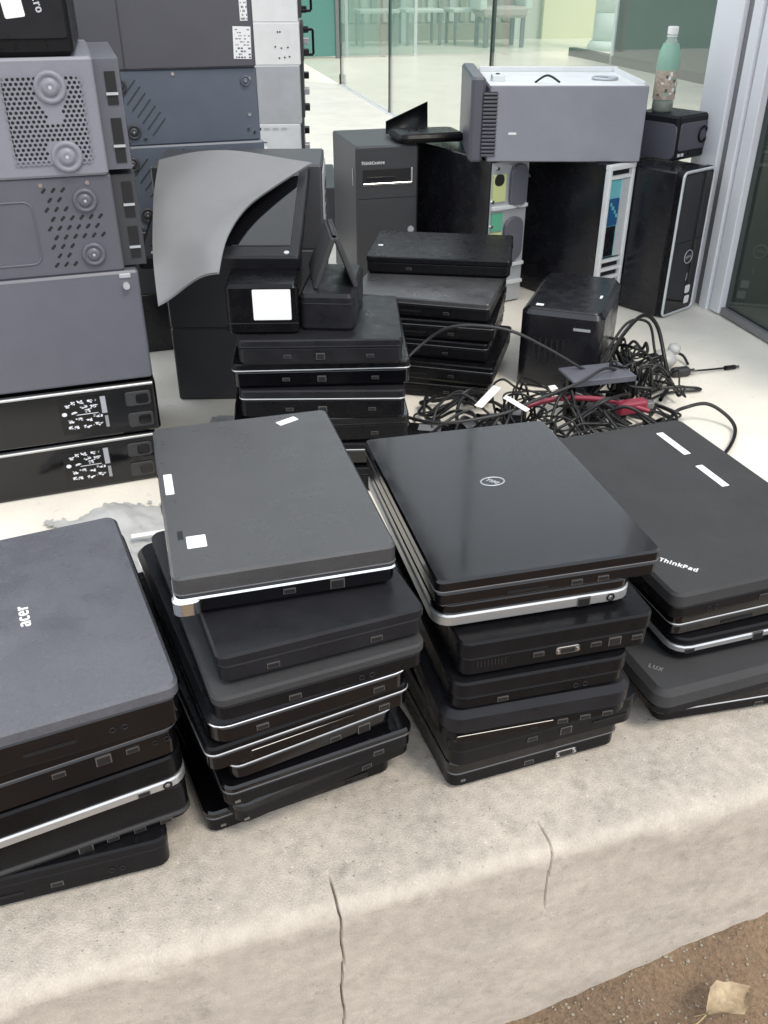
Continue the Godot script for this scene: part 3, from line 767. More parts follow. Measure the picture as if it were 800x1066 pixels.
	for i in 50:
		for j in 100:
			var x0 := -0.2 + i * cell
			var z0 := -0.46 + j * cell
			if not inside.call(x0 + cell / 2, z0 + cell / 2): continue
			var v := []
			for q in [[0, 0], [1, 0], [1, 1], [0, 1]]:
				var x: float = x0 + q[0] * cell
				var z: float = z0 + q[1] * cell
				var y := 0.004 + 0.012 * absf(nz.get_noise_2d(x, z)) + 0.006 * absf(nz.get_noise_2d(x * 3.0, z * 3.0))
				if x < 0.05: y += 0.022 * exp(-pow((x + 0.06) / 0.05, 2) - pow((z - 0.01) / 0.05, 2))
				v.append(Vector3(x, y, z))
			quad_strip(s2, v[0], v[1], v[2], v[3])
	s2.generate_normals()
	part(fi, "film", s2.commit(), M.film)
	part(fi, "paper_strip", slab(0.085, 0.0012, 0.012, 0.001, 0.0003), M.paper, Vector3(0.04, 0.024, 0.085), Vector3(0, 17, 0))
	part(fi, "paper_strip", slab(0.034, 0.0012, 0.026, 0.001, 0.0003), M.paper, Vector3(0.015, 0.022, 0.205), Vector3(0, 20, 0))
	for q in [[0.095, 0.055, 0.028], [0.045, 0.130, 0.016], [0.10, 0.145, 0.022]]:
		var b := SphereMesh.new(); b.radius = q[2]; b.height = q[2] * 0.6; b.radial_segments = 9; b.rings = 4
		part(fi, "blister", b, M.film, Vector3(q[0], 0.016, q[1]))

func build_towers() -> void:
	# grey tower with drive window
	var f := thing("tower", "dark grey tower with a silver-edged drive window in its front", "computer tower", at_corner(Vector2(-0.085, -2.835), "l", 15.5, 0.196, 0.32, 0.0), 15.5)
	part(f, "body", slab(0.190, 0.432, 0.31, 0.006, 0.004), M.tower_dark, Vector3(0, 0, -0.006))
	var fr := part(f, "front_bezel", slab(0.196, 0.022, 0.434, 0.012, 0.006), M.tower_dark, Vector3(0, 0.217, 0.142), Vector3(90, 0, 0))
	part(fr, "seam", box(0.19, 0.001, 0.0018), M.deep, Vector3(0, 0.0222, -0.066))
	part(f, "drive_window", slab(0.155, 0.002, 0.044, 0.002, 0.0005), M.deep, Vector3(0, 0.345, 0.1632), Vector3(90, 0, 0))
	part(f, "window_edge", slab(0.155, 0.006, 0.006, 0.002, 0.001), M.chrome, Vector3(0, 0.322, 0.165), Vector3(0, 0, 0))
	part(f, "window_edge", slab(0.005, 0.044, 0.005, 0.001, 0.001), M.zinc, Vector3(0.076, 0.324, 0.165))
	part(f, "tray", slab(0.09, 0.010, 0.003, 0.002, 0.001), M.charcoal, Vector3(-0.02, 0.336, 0.165))
	part(f, "lettering", lettering("ThinkCentre", 0.0092, 800), M.white_print, Vector3(-0.045, 0.386, 0.1646))
	part(f, "power_button", cyl(0.010, 0.005, 20), M.zinc, Vector3(0.075, 0.185, 0.165), Vector3(90, 0, 0))
	part(f, "side_handle", box(0.002, 0.05, 0.006), M.zinc, Vector3(-0.0965, 0.34, 0.12))
	# loose black covers on top
	var k1 := thing("keyboard_tray", "thin black cover lying across the grey and black towers", "cover", Vector3(0.13, 0.436, -2.96), 14)
	part(k1, "plate", slab(0.21, 0.022, 0.16, 0.03, 0.008), M.black2)
	part(k1, "ridge", tube([Vector3(-0.09, 0.022, 0.06), Vector3(0.09, 0.022, 0.06)], 0.004, 8), M.charcoal)
	var k2 := thing("loose_flap", "black triangular flap standing up behind the thin cover", "cover", Vector3(0.065, 0.436, -3.06), 12)
	var fs := SurfaceTool.new(); fs.begin(Mesh.PRIMITIVE_TRIANGLES)
	var tri := [Vector3(-0.06, 0.0, 0), Vector3(0.075, 0.0, 0), Vector3(0.078, 0.088, -0.02), Vector3(-0.058, 0.035, -0.01)]
	for zoff in [0.0, -0.006]:
		quad_strip(fs, tri[0] + Vector3(0, 0, zoff), tri[1] + Vector3(0, 0, zoff), tri[2] + Vector3(0, 0, zoff), tri[3] + Vector3(0, 0, zoff))
	for i in 4:
		var j := (i + 1) % 4
		quad_strip(fs, tri[i], tri[j], tri[j] - Vector3(0, 0, 0.006), tri[i] - Vector3(0, 0, 0.006))
	fs.generate_normals()
	part(k2, "plate", fs.commit(), M.black2)
	# black tower with opened front
	var g := thing("tower", "black tower with its stripped metal drive bays facing outwards", "computer tower", at_corner(Vector2(0.303, -2.683), "l", 31, 0.135, 0.44, 0.0), 31)
	part(g, "body", slab(0.135, 0.42, 0.44, 0.005, 0.003), M.tower_black)
	part(g, "chassis_front", box(0.131, 0.41, 0.004), M.zinc, Vector3(0, 0.21, 0.2220))
	part(g, "bay_cover", slab(0.062, 0.012, 0.125, 0.03, 0.003), M.tower_grey, Vector3(0.028, 0.345, 0.2240), Vector3(90, 0, 0))
	part(g, "bay_cover", slab(0.070, 0.012, 0.130, 0.032, 0.003), M.tower_grey, Vector3(0.020, 0.195, 0.2240), Vector3(90, 0, 0))
	part(g, "bracket", box(0.046, 0.075, 0.006), M.lime, Vector3(-0.040, 0.345, 0.2260))
	part(g, "fan_hole", slab(0.034, 0.004, 0.032, 0.014, 0.001), M.deep, Vector3(-0.042, 0.368, 0.2270), Vector3(90, 0, 0))
	part(g, "circuit_board", box(0.040, 0.050, 0.006), M.board_green, Vector3(-0.042, 0.250, 0.2260))
	part(g, "bracket", box(0.040, 0.080, 0.006), M.lime, Vector3(-0.042, 0.180, 0.2260))
	part(g, "drive_edge", box(0.010, 0.06, 0.003), M.deep, Vector3(-0.056, 0.18, 0.2295))
	for y in [0.06, 0.115, 0.285]: part(g, "cross_bar", slab(0.128, 0.010, 0.018, 0.002, 0.001), M.zinc_pale, Vector3(0, y, 0.2270))
	for q in [[-0.063, 0.31], [-0.063, 0.24], [0.062, 0.37], [0.062, 0.12], [-0.05, 0.40], [0.0, 0.40]]: part(g, "screw", cyl(0.005, 0.008, 10), M.chrome, Vector3(q[0], q[1], 0.2290), Vector3(90, 0, 0))
	part(g, "paper_label", slab(0.036, 0.0008, 0.034, 0.004, 0.0002), M.paper, Vector3(-0.0679, 0.402, -0.19), Vector3(0, 0, 90))
	# black tower with white skeleton front
	var h := thing("tower", "black tower with white skeleton front and blue sticker", "computer tower", at_corner(Vector2(0.622, -2.628), "l", 36, 0.108, 0.40, 0.0), 36)
	part(h, "body", slab(0.106, 0.42, 0.39, 0.005, 0.003), M.tower_black, Vector3(0, 0, -0.005))
	part(h, "chassis_front", box(0.100, 0.40, 0.004), M.deep, Vector3(0, 0.205, 0.191))
	for s in [-1, 1]: part(h, "frame_post", slab(0.012, 0.40, 0.018, 0.003, 0.002), M.white_steel, Vector3(s * 0.047, 0.004, 0.198))
	part(h, "frame_top", slab(0.106, 0.014, 0.020, 0.003, 0.002), M.white_steel, Vector3(0, 0.404, 0.198))
	part(h, "frame_bar", slab(0.082, 0.010, 0.012, 0.002, 0.001), M.white_steel, Vector3(0, 0.378, 0.198))
	part(h, "drive_face", box(0.082, 0.215, 0.004), M.aqua, Vector3(0, 0.268, 0.197))
	part(h, "drive_face", box(0.034, 0.215, 0.004), M.zinc_pale, Vector3(0.026, 0.268, 0.2005))
	part(h, "sticker", box(0.040, 0.075, 0.002), M.blue_ink, Vector3(-0.014, 0.288, 0.2002))
	for i in 4: part(h, "sticker_print", box(0.006 + 0.003 * (i % 2), 0.010, 0.001), M.aqua, Vector3(-0.026 + 0.009 * i, 0.310 - 0.011 * i, 0.2017))
	part(h, "drive_slot", box(0.040, 0.085, 0.002), M.tower_black, Vector3(-0.016, 0.205, 0.2002))
	for i in 5: part(h, "frame_bar", slab(0.090, 0.009, 0.014, 0.002, 0.001), M.white_steel, Vector3(0, 0.145 - i * 0.026, 0.198))
	part(h, "lower_panel", box(0.084, 0.03, 0.006), M.zinc_pale, Vector3(0, 0.018, 0.197))
	# violet-grey tower lying on the two black ones
	var i0 := thing("tower_on_side", "violet-grey tower with ribbed front lying across two black towers", "computer tower", Vector3(0.482, 0.42, -2.872), -0.5)
	var w := 0.474
	part(i0, "body", slab(w - 0.05, 0.188, 0.40, 0.004, 0.002), M.panel_violet, Vector3(0.018, 0, 0))
	part(i0, "side_panel", slab(w - 0.048, 0.008, 0.193, 0.003, 0.002), M.panel_violet, Vector3(0.020, 0.0985, 0.198), Vector3(90, 0, 0))
	part(i0, "rear_panel", slab(w - 0.048, 0.008, 0.204, 0.003, 0.002), M.white_steel, Vector3(0.020, 0.104, -0.202), Vector3(90, 0, 0))
	part(i0, "open_tray", box(w - 0.056, 0.003, 0.385), M.white_steel, Vector3(0.018, 0.190, 0))
	part(i0, "tray_rim", slab(0.008, 0.016, 0.38, 0.002, 0.001), M.white_steel, Vector3(0.222, 0.188, 0))
	part(i0, "fan_ring", torus(0.034, 0.004), M.zinc, Vector3(0.150, 0.196, 0.02))
	part(i0, "fan_hub", cyl(0.010, 0.006, 16), M.deep, Vector3(0.150, 0.195, 0.02))
	part(i0, "bracket", slab(0.035, 0.018, 0.05, 0.004, 0.002), M.zinc_pale, Vector3(-0.160, 0.190, 0.05))
	part(i0, "bracket_hole", cyl(0.006, 0.003, 12), M.deep, Vector3(-0.160, 0.209, 0.05))
	part(i0, "wire", tube(smooth_path([Vector3(-0.06, 0.192, 0.10), Vector3(-0.03, 0.212, 0.12), Vector3(0.0, 0.198, 0.15)]), 0.003), M.cable)
	part(i0, "corner_clip", slab(0.030, 0.016, 0.03, 0.004, 0.003), M.white_steel, Vector3(0.215, 0.178, 0.185))
	part(i0, "front_bezel", slab(0.040, 0.215, 0.41, 0.012, 0.006), M.tower_slate, Vector3(-w / 2 + 0.012, 0, 0))
	part(i0, "grille_back", box(0.036, 0.165, 0.004), M.deep, Vector3(-w / 2 + 0.046, 0.098, 0.2045))
	for k in 17: part(i0, "grille_slat", slab(0.040, 0.0052, 0.008, 0.002, 0.001), M.tower_slate, Vector3(-w / 2 + 0.046, 0.016 + k * 0.0098, 0.207))
	part(i0, "scratch_label", slab(0.022, 0.0006, 0.006, 0.001, 0.0001), M.paper, Vector3(-w / 2 + 0.11, 0.075, 0.2063), Vector3(90, 0, 0))
	# black tower with silver-framed glossy front
	var yaw := 40.0
	var k := thing("tower", "black tower with glossy front outlined in silver", "computer tower", at_corner(Vector2(0.812, -2.571), "l", yaw, 0.158, 0.36, 0.0), yaw)
	part(k, "body", slab(0.155, 0.408, 0.34, 0.006, 0.004), M.tower_black, Vector3(0, 0, -0.008))
	var bz := part(k, "front_bezel", slab(0.158, 0.022, 0.414, 0.020, 0.005), M.black, Vector3(0, 0.207, 0.160), Vector3(90, 0, 0))
	part(bz, "gloss_panel", slab(0.132, 0.002, 0.388, 0.014, 0.0006), M.gloss, Vector3(0, 0.0214, 0))
	rim_rect(k, "silver_frame", M.zinc_pale, -0.073, 0.006, 0.073, 0.408, 0.182, 0.0042)
	part(k, "badge", torus(0.019, 0.0016), M.zinc, Vector3(0.012, 0.168, 0.184), Vector3(90, 0, 0))
	part(k, "badge_letters", lettering("DELL", 0.0085, 700), M.zinc, Vector3(0.012, 0.168, 0.1840), Vector3(0, 0, 10))
	part(k, "power_mark", box(0.003, 0.022, 0.001), M.zinc, Vector3(0.020, 0.108, 0.184), Vector3(0, 0, -8))
	for q in [[0.036, 0.068], [0.040, 0.036]]: part(k, "sticker", slab(0.024, 0.0008, 0.024, 0.005, 0.0002), M.paper, Vector3(q[0], q[1], 0.1834), Vector3(90, 0, 0))
	part(k, "drive_seam", box(0.128, 0.0015, 0.001), M.charcoal, Vector3(0, 0.215, 0.1838))
	part(k, "paper_label", slab(0.046, 0.0008, 0.020, 0.002, 0.0002), M.paper, Vector3(0.060, 0.4082, 0.045), Vector3(0, -20, 0))
	# black projector-like box with bottle
	var j := thing("mini_desktop", "dusty small black case under the drink bottle", "desktop computer", at_corner(Vector2(0.822, -2.711), "l", 39, 0.146, 0.155, 0.414), 39)
	part(j, "body", slab(0.146, 0.118, 0.155, 0.012, 0.006), M.charcoal)
	part(j, "side_cover", slab(0.150, 0.004, 0.098, 0.020, 0.002), M.tower_grey, Vector3(-0.0735, 0.050, 0), Vector3(90, 90, 0))
	part(j, "front_panel", slab(0.128, 0.003, 0.074, 0.010, 0.001), M.tower_slate, Vector3(0.002, 0.062, 0.0768), Vector3(90, 0, 0))
	part(j, "lens", torus(0.020, 0.004), M.black, Vector3(0.048, 0.062, 0.080), Vector3(90, 0, 0))
	part(j, "mark", box(0.012, 0.008, 0.001), M.paper, Vector3(-0.052, 0.014, 0.0782))
	part(j, "mark", box(0.012, 0.008, 0.001), M.paper, Vector3(-0.036, 0.014, 0.0782))
	# drink bottle
	var b := thing("drink_bottle", "plastic drink bottle with white cap and green and brown wrapper", "bottle", Vector3(0.797, 0.532, -2.815), 20)
	part(b, "body", lathe([Vector2(0, 0), Vector2(0.026, 0.0), Vector2(0.030, 0.006), Vector2(0.030, 0.05), Vector2(0.0285, 0.055), Vector2(0.030, 0.06), Vector2(0.0305, 0.13), Vector2(0.028, 0.152), Vector2(0.020, 0.174), Vector2(0.0125, 0.186), Vector2(0.0125, 0.200)], 28), M.bottle_clear)
	part(b, "drink", lathe([Vector2(0, 0.002), Vector2(0.025, 0.002), Vector2(0.028, 0.008), Vector2(0.028, 0.030), Vector2(0, 0.030)], 24), M.tea_dark)
	part(b, "wrapper", lathe([Vector2(0.0309, 0.034), Vector2(0.0309, 0.108)], 28), M.tea_brown)
	part(b, "wrapper", lathe([Vector2(0.0311, 0.108), Vector2(0.0313, 0.130), Vector2(0.0288, 0.153), Vector2(0.0208, 0.175)], 28), M.tea_label)
	var rr := RandomNumberGenerator.new(); rr.seed = 77
	for n in 26:
		var an := rr.randf_range(-1.2, 1.9)
		var yy := rr.randf_range(0.042, 0.10)
		part(b, "wrapper_print", box(0.007, rr.randf_range(0.004, 0.011), 0.0008), [M.tea_dark, M.paper, M.tea_label][n % 3], Vector3(sin(an) * 0.0312, yy, cos(an) * 0.0312), Vector3(0, rad_to_deg(an), rr.randf_range(-20, 20)))
	part(b, "cap", slab(0.029, 0.020, 0.029, 0.0144, 0.002, 8), M.paper, Vector3(0, 0.196, 0))
	part(b, "neck_ring", torus(0.0135, 0.0015), M.paper, Vector3(0, 0.192, 0))
	# black case right of the laptop pile
	var l3 := thing("desktop_case", "rounded black case lying among the cables before the black towers", "desktop computer", at_corner(Vector2(0.325, -2.085), "l", -20, 0.198, 0.32, 0.0), -20)
	part(l3, "body", slab(0.198, 0.195, 0.32, 0.026, 0.010), M.tower_black)
	part(l3, "top_panel", slab(0.178, 0.006, 0.30, 0.02, 0.003), M.tower_black, Vector3(0, 0.193, 0))
	part(l3, "sticker", slab(0.018, 0.0006, 0.014, 0.001, 0.0001), M.paper, Vector3(-0.06, 0.199, 0.125))
	part(l3, "sticker", slab(0.006, 0.0006, 0.022, 0.001, 0.0001), M.paper, Vector3(0.070, 0.199, 0.02))
	part(l3, "silver_strip", box(0.04, 0.006, 0.002), M.zinc, Vector3(0.05, 0.16, 0.161))
	for n in 6: part(l3, "vent_slot", box(0.004, 0.06, 0.002), M.deep, Vector3(-0.06 + n * 0.014, 0.10, 0.1602))

# ------------------------------------------------------------------ cables
func cable(label: String, pts: Array, rad: float, m: String, group: String, ends: Array = []) -> Node3D:
	var c: Vector3 = pts[0]
	var root := thing("cable", label, "cable", Vector3(c.x, 0, c.z), 0, group)
	var lp := []
	for p in smooth_path(pts, 7): lp.append(p - root.position)
	part(root, "cord", tube(lp, rad, 7), M[m])
	for e in ends:
		var p: Vector3 = (lp[0] if e == 0 else lp[lp.size() - 1])
		var q: Vector3 = (lp[2] if e == 0 else lp[lp.size() - 3])
		var d := (p - q).normalized()
		part(root, "plug", tube([p - d * 0.002, p + d * 0.006, p + d * 0.028], rad * 2.3, 8), M[m])
		part(root, "plug_tip", tube([p + d * 0.026, p + d * 0.040], rad * 1.4, 8), M.port_metal)
	return root
func build_cables() -> void:
	var g := "cables tangled in the heap"
	cable("thick black cable arching high over the right of the heap", [Vector3(0.44, 0.05, -1.86), Vector3(0.50, 0.08, -1.95), Vector3(0.56, 0.13, -2.05), Vector3(0.635, 0.155, -2.15), Vector3(0.685, 0.12, -2.18), Vector3(0.705, 0.05, -2.14), Vector3(0.70, 0.012, -2.06), Vector3(0.65, 0.02, -1.95)], 0.0050, "cable", g)
	cable("thin black cable arching beside the thick one", [Vector3(0.42, 0.04, -1.80), Vector3(0.52, 0.09, -2.02), Vector3(0.60, 0.135, -2.15), Vector3(0.668, 0.12, -2.20), Vector3(0.69, 0.06, -2.19), Vector3(0.68, 0.01, -2.10), Vector3(0.60, 0.02, -1.95)], 0.0036, "cable_grey", g)
	cable("short hooked cable end rising off the floor", [Vector3(0.65, 0.02, -2.10), Vector3(0.70, 0.012, -2.22), Vector3(0.747, 0.022, -2.256), Vector3(0.782, 0.018, -2.24), Vector3(0.790, 0.006, -2.205)], 0.0036, "cable", g)
	cable("cable with a forked tip stretched out on the cream floor", [Vector3(0.62, 0.02, -2.00), Vector3(0.665, 0.012, -2.05), Vector3(0.70, 0.012, -2.114), Vector3(0.736, 0.012, -2.134), Vector3(0.776, 0.011, -2.146), Vector3(0.825, 0.008, -2.162), Vector3(0.880, 0.006, -2.180)], 0.0026, "cable", g, [1])
	var pl := thing("power_plug", "black power plug lying on the cream floor beside the heap", "plug", Vector3(0.752, 0.0, -2.142), 14)
	part(pl, "body", slab(0.052, 0.022, 0.026, 0.010, 0.005), M.cable_grey)
	part(pl, "strain_relief", tube([Vector3(-0.02, 0.011, 0), Vector3(-0.05, 0.011, 0)], 0.006, 8), M.cable)
	for s in [-1, 1]: part(pl, "prong", box(0.018, 0.005, 0.002), M.port_metal, Vector3(0.034, 0.011, s * 0.006))
	var pb := thing("plastic_bag", "crumpled clear bag of connectors beside the power plug", "bag", Vector3(0.722, 0.0, -2.20), 0)
	var sp := SphereMesh.new(); sp.radius = 0.034; sp.height = 0.05; sp.radial_segments = 11; sp.rings = 6
	part(pb, "bag", sp, M.film, Vector3(0, 0.022, 0))
	var sq := SphereMesh.new(); sq.radius = 0.018; sq.height = 0.03; sq.radial_segments = 8; sq.rings = 5
	part(pb, "knot", sq, M.film, Vector3(0.028, 0.045, -0.012))
	part(pb, "connector", slab(0.03, 0.016, 0.02, 0.004, 0.002), M.charcoal, Vector3(-0.012, 0.001, 0.034))
	cable("black cable looping out past the lid with white strips", [Vector3(0.60, 0.03, -1.72), Vector3(0.648, 0.03, -1.846), Vector3(0.685, 0.045, -1.858), Vector3(0.733, 0.045, -1.872), Vector3(0.772, 0.026, -1.856), Vector3(0.784, 0.010, -1.82), Vector3(0.750, 0.008, -1.743), Vector3(0.69, 0.008, -1.66), Vector3(0.62, 0.008, -1.60)], 0.0042, "cable", g)
	cable("black cable folded back flat in a hairpin on the floor", [Vector3(0.58, 0.02, -1.93), Vector3(0.682, 0.008, -2.045), Vector3(0.755, 0.006, -2.055), Vector3(0.775, 0.006, -2.044), Vector3(0.755, 0.006, -2.035), Vector3(0.675, 0.008, -2.012), Vector3(0.576, 0.02, -1.90)], 0.0034, "cable", g)
	cable("dark red cable with fat connectors in the heap", [Vector3(0.30, 0.07, -1.80), Vector3(0.38, 0.085, -1.812), Vector3(0.46, 0.09, -1.80), Vector3(0.52, 0.085, -1.785), Vector3(0.57, 0.075, -1.77)], 0.0062, "cable_red", g)
	var rc := thing("red_connector", "dark red connector block on the red cable", "connector", Vector3(0.535, 0.065, -1.785), 18)
	part(rc, "body", slab(0.07, 0.028, 0.026, 0.008, 0.004), M.cable_red)
	part(rc, "tip", slab(0.02, 0.014, 0.018, 0.003, 0.001), M.port_metal, Vector3(0.042, 0.006, 0))
	cable("grey cable draped along the near side of the laptop pile", [Vector3(0.02, 0.10, -1.92), Vector3(0.094, 0.16, -1.96), Vector3(0.16, 0.20, -1.95), Vector3(0.27, 0.20, -1.93), Vector3(0.36, 0.16, -1.93), Vector3(0.46, 0.10, -1.94), Vector3(0.55, 0.05, -1.98)], 0.0036, "cable_grey", g)
	cable("grey cable wandering across the front of the heap", [Vector3(0.05, 0.07, -1.75), Vector3(0.119, 0.09, -1.68), Vector3(0.24, 0.10, -1.70), Vector3(0.326, 0.11, -1.755), Vector3(0.426, 0.12, -1.82), Vector3(0.50, 0.12, -1.90), Vector3(0.565, 0.07, -1.978)], 0.0036, "cable_grey", g)
	# power bricks and a flat board inside the heap
	var spots := [[0.20, 0.0, -1.80, 20], [0.38, 0.0, -1.72, -35], [0.48, 0.0, -1.90, 60], [0.10, 0.0, -1.78, -10], [0.30, 0.0, -1.87, 80], [0.55, 0.0, -1.72, 15]]
	for i in spots.size():
		var s = spots[i]
		var br := thing("power_brick", "black laptop power brick buried in the cable heap", "power adapter", Vector3(s[0], s[1], s[2]), s[3], "power bricks in the cable heap")
		part(br, "body", slab(0.105, 0.030, 0.048, 0.006, 0.004), M.black)
		part(br, "label", slab(0.05, 0.0004, 0.03, 0.002, 0.0001), M.grey_print, Vector3(0, 0.030, 0))
	var bd := thing("flat_board", "flat grey metal cover plate resting on the cable heap", "metal plate", Vector3(0.485, 0.096, -1.925), 14)
	part(bd, "plate", slab(0.155, 0.006, 0.085, 0.004, 0.002), M.tower_grey)
	part(bd, "flange", slab(0.155, 0.014, 0.004, 0.001, 0.001), M.tower_grey, Vector3(0, -0.008, 0.042))
	for i in 3: part(bd, "support_leg", slab(0.02, 0.096, 0.02, 0.003, 0.001), M.black, Vector3(-0.06 + i * 0.06, -0.096, 0.0))
	var px := [[0.225, 0.095, -1.80, 0.075, 0.020, 50], [0.275, 0.115, -1.72, 0.06, 0.016, -40], [0.36, 0.125, -1.78, 0.016, 0.02, 10]]
	for i in 3:
		var q = px[i]
		var o := thing("paper_scrap", ["torn strip of pale paper leaning in the cable heap", "crossed strip of pale paper in the cable heap", "tiny square of white paper on the cables"][i], "paper scrap", Vector3(q[0], q[1], q[2]), q[5])
		part(o, "paper", slab(q[3], 0.001, q[4], 0.001, 0.0002), M.paper, Vector3.ZERO, Vector3(0, 0, [18, -14, 5][i]))
	# the rest of the heap
	var r := RandomNumberGenerator.new()
	r.seed = 2024
	for n in 66:
		var cx := r.randf_range(0.10, 0.60)
		var cz := r.randf_range(-1.95, -1.62) if n < 50 else r.randf_range(-2.25, -1.9)
		if n >= 50: cx = r.randf_range(0.575, 0.66)
		var ang := r.randf_range(0, TAU)
		var rx := r.randf_range(0.04, 0.13)
		var rz := r.randf_range(0.03, 0.10)
		if n >= 50: rx = r.randf_range(0.02, 0.06)
		var rot := r.randf_range(0, TAU)
		var pts := []
		var turns := r.randi_range(6, 13)
		for k in turns:
			ang += r.randf_range(0.5, 1.0)
			var wob := r.randf_range(0.7, 1.3)
			var x := cx + (cos(ang) * rx * cos(rot) - sin(ang) * rz * sin(rot)) * wob
			var z := cz + (cos(ang) * rx * sin(rot) + sin(ang) * rz * cos(rot)) * wob
			x = clampf(x, 0.03, 0.70)
			z = clampf(z, -2.28, -1.50)
			if x < 0.59: z = maxf(z, -1.955)
			if x > 0.42: z = minf(z, -1.52)
			var hgt := 0.125 * exp(-pow((x - 0.36) / 0.30, 2) - pow((z + 1.80) / 0.20, 2)) + (0.05 if n >= 50 else 0.0)
			pts.append(Vector3(x, 0.006 + hgt * r.randf_range(0.15, 1.15) * (0.35 + 0.65 * n / 50.0 if n < 50 else 1.0), z))
		pts[0].y = 0.006
		cable("thin " + ("grey" if n % 5 == 0 else "black") + " cable coiled in the heap between the laptop piles", pts, [0.0034, 0.0028, 0.0040, 0.0022][n % 4], "cable_grey" if n % 5 == 0 else "cable", g + " between the piles", [0] if n % 6 == 0 else [])

# ------------------------------------------------------------------ setting
func build_ground() -> void:
	# concrete ledge: top, worn arris and front face with two cracked joints; local x along the edge, +z outwards
	var nA := FastNoiseLite.new(); nA.seed = 1; nA.frequency = 2.2; nA.fractal_octaves = 4
	var nB := FastNoiseLite.new(); nB.seed = 2; nB.frequency = 22.0; nB.fractal_octaves = 3
	var nC := FastNoiseLite.new(); nC.seed = 8; nC.frequency = 9.0; nC.fractal_octaves = 2
	var ss := []
	var x := -14.0
	while x < 14.0:
		ss.append(x)
		x += 0.010 if absf(x) < 1.0 else (0.06 if absf(x) < 2.5 else 0.5)
	var joints := [-0.05, 0.21]
	for j in joints:
		for k in range(-22, 23): ss.append(j + k * 0.0009)
	ss.sort()
	var prof := []    # [z, y, normal]
	for z in [-0.45, -0.40, -0.35, -0.30, -0.26, -0.22, -0.18, -0.15, -0.12, -0.10, -0.08, -0.065, -0.05, -0.04, -0.03]: prof.append([z, 0.0, Vector2(0, 1)])
	for k in 7:
		var a := k / 6.0 * PI / 2
		prof.append([-0.020 + sin(a) * 0.020, -0.020 + cos(a) * 0.020, Vector2(sin(a), cos(a))])
	var yv := -0.035
	while yv > -0.62:
		prof.append([0.0, yv, Vector2(1, 0)])
		yv -= 0.015
	var verts := []
	for s in ss:
		var row := []
		for p in prof:
			var d := nA.get_noise_2d(s, p[1] * 2 + p[0]) * 0.006 + nB.get_noise_3d(s, p[1], p[0]) * 0.0016
			if p[0] > -0.025 and p[1] > -0.02: d -= maxf(0.0, nC.get_noise_2d(s, 0.3) - 0.1) * 0.014
			if p[0] < -0.03: d *= clampf((-p[0] - 0.03) / 0.1, 0.0, 1.0) * 0.0 + clampf(1.0 - (-p[0] - 0.03) / 0.05, 0.0, 1.0)
			if p[0] > -0.045:
				for j in joints:
					var reach := 1.0 if j < 0.0 or p[1] > -0.11 else 0.0
					var x0: float = j + 0.0035 * nC.get_noise_2d(p[1] * 1.6, j * 40.0) + 0.006 * (p[1])
					var wdt := 0.0014
					d -= reach * 0.013 * clampf(1.0 - absf(s - x0) / wdt, 0.0, 1.0)
			row.append(Vector3(s, p[1] + p[2].y * d, p[0] + p[2].x * d))
		verts.append(row)
	var st := SurfaceTool.new()
	st.begin(Mesh.PRIMITIVE_TRIANGLES)
	st.set_smooth_group(0)
	for i in ss.size() - 1:
		for k in prof.size() - 1:
			quad_strip(st, verts[i][k], verts[i + 1][k], verts[i + 1][k + 1], verts[i][k + 1])
	st.index()
	st.generate_normals()
	structure("pavement", st.commit(), M.concrete, Vector3(0, 0, -0.641), 17.0)
	# smooth porch floor behind it, up to the glazing; lobby floor beyond
	var a := deg_to_rad(17.0)
	var e1 := Vector2(cos(a), -sin(a))
	var e2 := Vector2(-sin(a), -cos(a))
	var O := Vector2(0, -0.641) + e2 * 0.4495
	var P0 := Vector2(1.01, -2.675)
	var fd := Vector2(-0.231, -0.973)
	var corner := P0 - fd * 0.95
	structure("porch_floor", floor_poly([O - e1 * 14.0, O + e1 * 14.0, O + e1 * 14.0 + e2 * 0.9, corner, P0 + fd * 9.0, P0 + fd * 9.0 - e1 * 14.0]), M.floor, Vector3(0, -0.0004, 0))
	structure("lobby_floor", floor_poly([corner, O + e1 * 14.0 + e2 * 0.9, Vector2(14, -16), Vector2(-14, -19), P0 + fd * 9.0 - e1 * 14.0, P0 + fd * 9.0]), M.lobby_floor, Vector3(0, -0.0008, 0))
	# soil sheet to the horizon
	var xs := []
	var v := 0.0
	while v < 400.0:
		xs.append(v)
		if v > 0.0: xs.append(-v)
		v += 0.02 if v < 1.2 else v * 0.35
	xs.sort()
	var nS := FastNoiseLite.new(); nS.seed = 12; nS.frequency = 1.4; nS.fractal_octaves = 4
	var nT := FastNoiseLite.new(); nT.seed = 13; nT.frequency = 16.0; nT.fractal_octaves = 3
	var s2 := SurfaceTool.new()
	s2.begin(Mesh.PRIMITIVE_TRIANGLES)
	s2.set_smooth_group(0)
	for i in xs.size() - 1:
		for j in xs.size() - 1:
			var q := []
			for c in [[0, 0], [1, 0], [1, 1], [0, 1]]:
				var xx: float = xs[i + c[0]]
				var zz: float = xs[j + c[1]]
				q.append(Vector3(xx, soil_y(xx, zz, nS, nT), zz))
			quad_strip(s2, q[0], q[1], q[2], q[3])
	s2.generate_normals()
	structure("soil", s2.commit(), M.soil, Vector3(0, 0, -0.641), 17.0)
	# loose grit, straw and one dead leaf against the foot of the ledge
	var r := RandomNumberGenerator.new(); r.seed = 31
	var mm := MultiMesh.new()
	mm.transform_format = MultiMesh.TRANSFORM_3D
	var sp := SphereMesh.new(); sp.radius = 1.0; sp.height = 1.5; sp.radial_segments = 5; sp.rings = 2
	mm.mesh = sp
	mm.instance_count = 2200
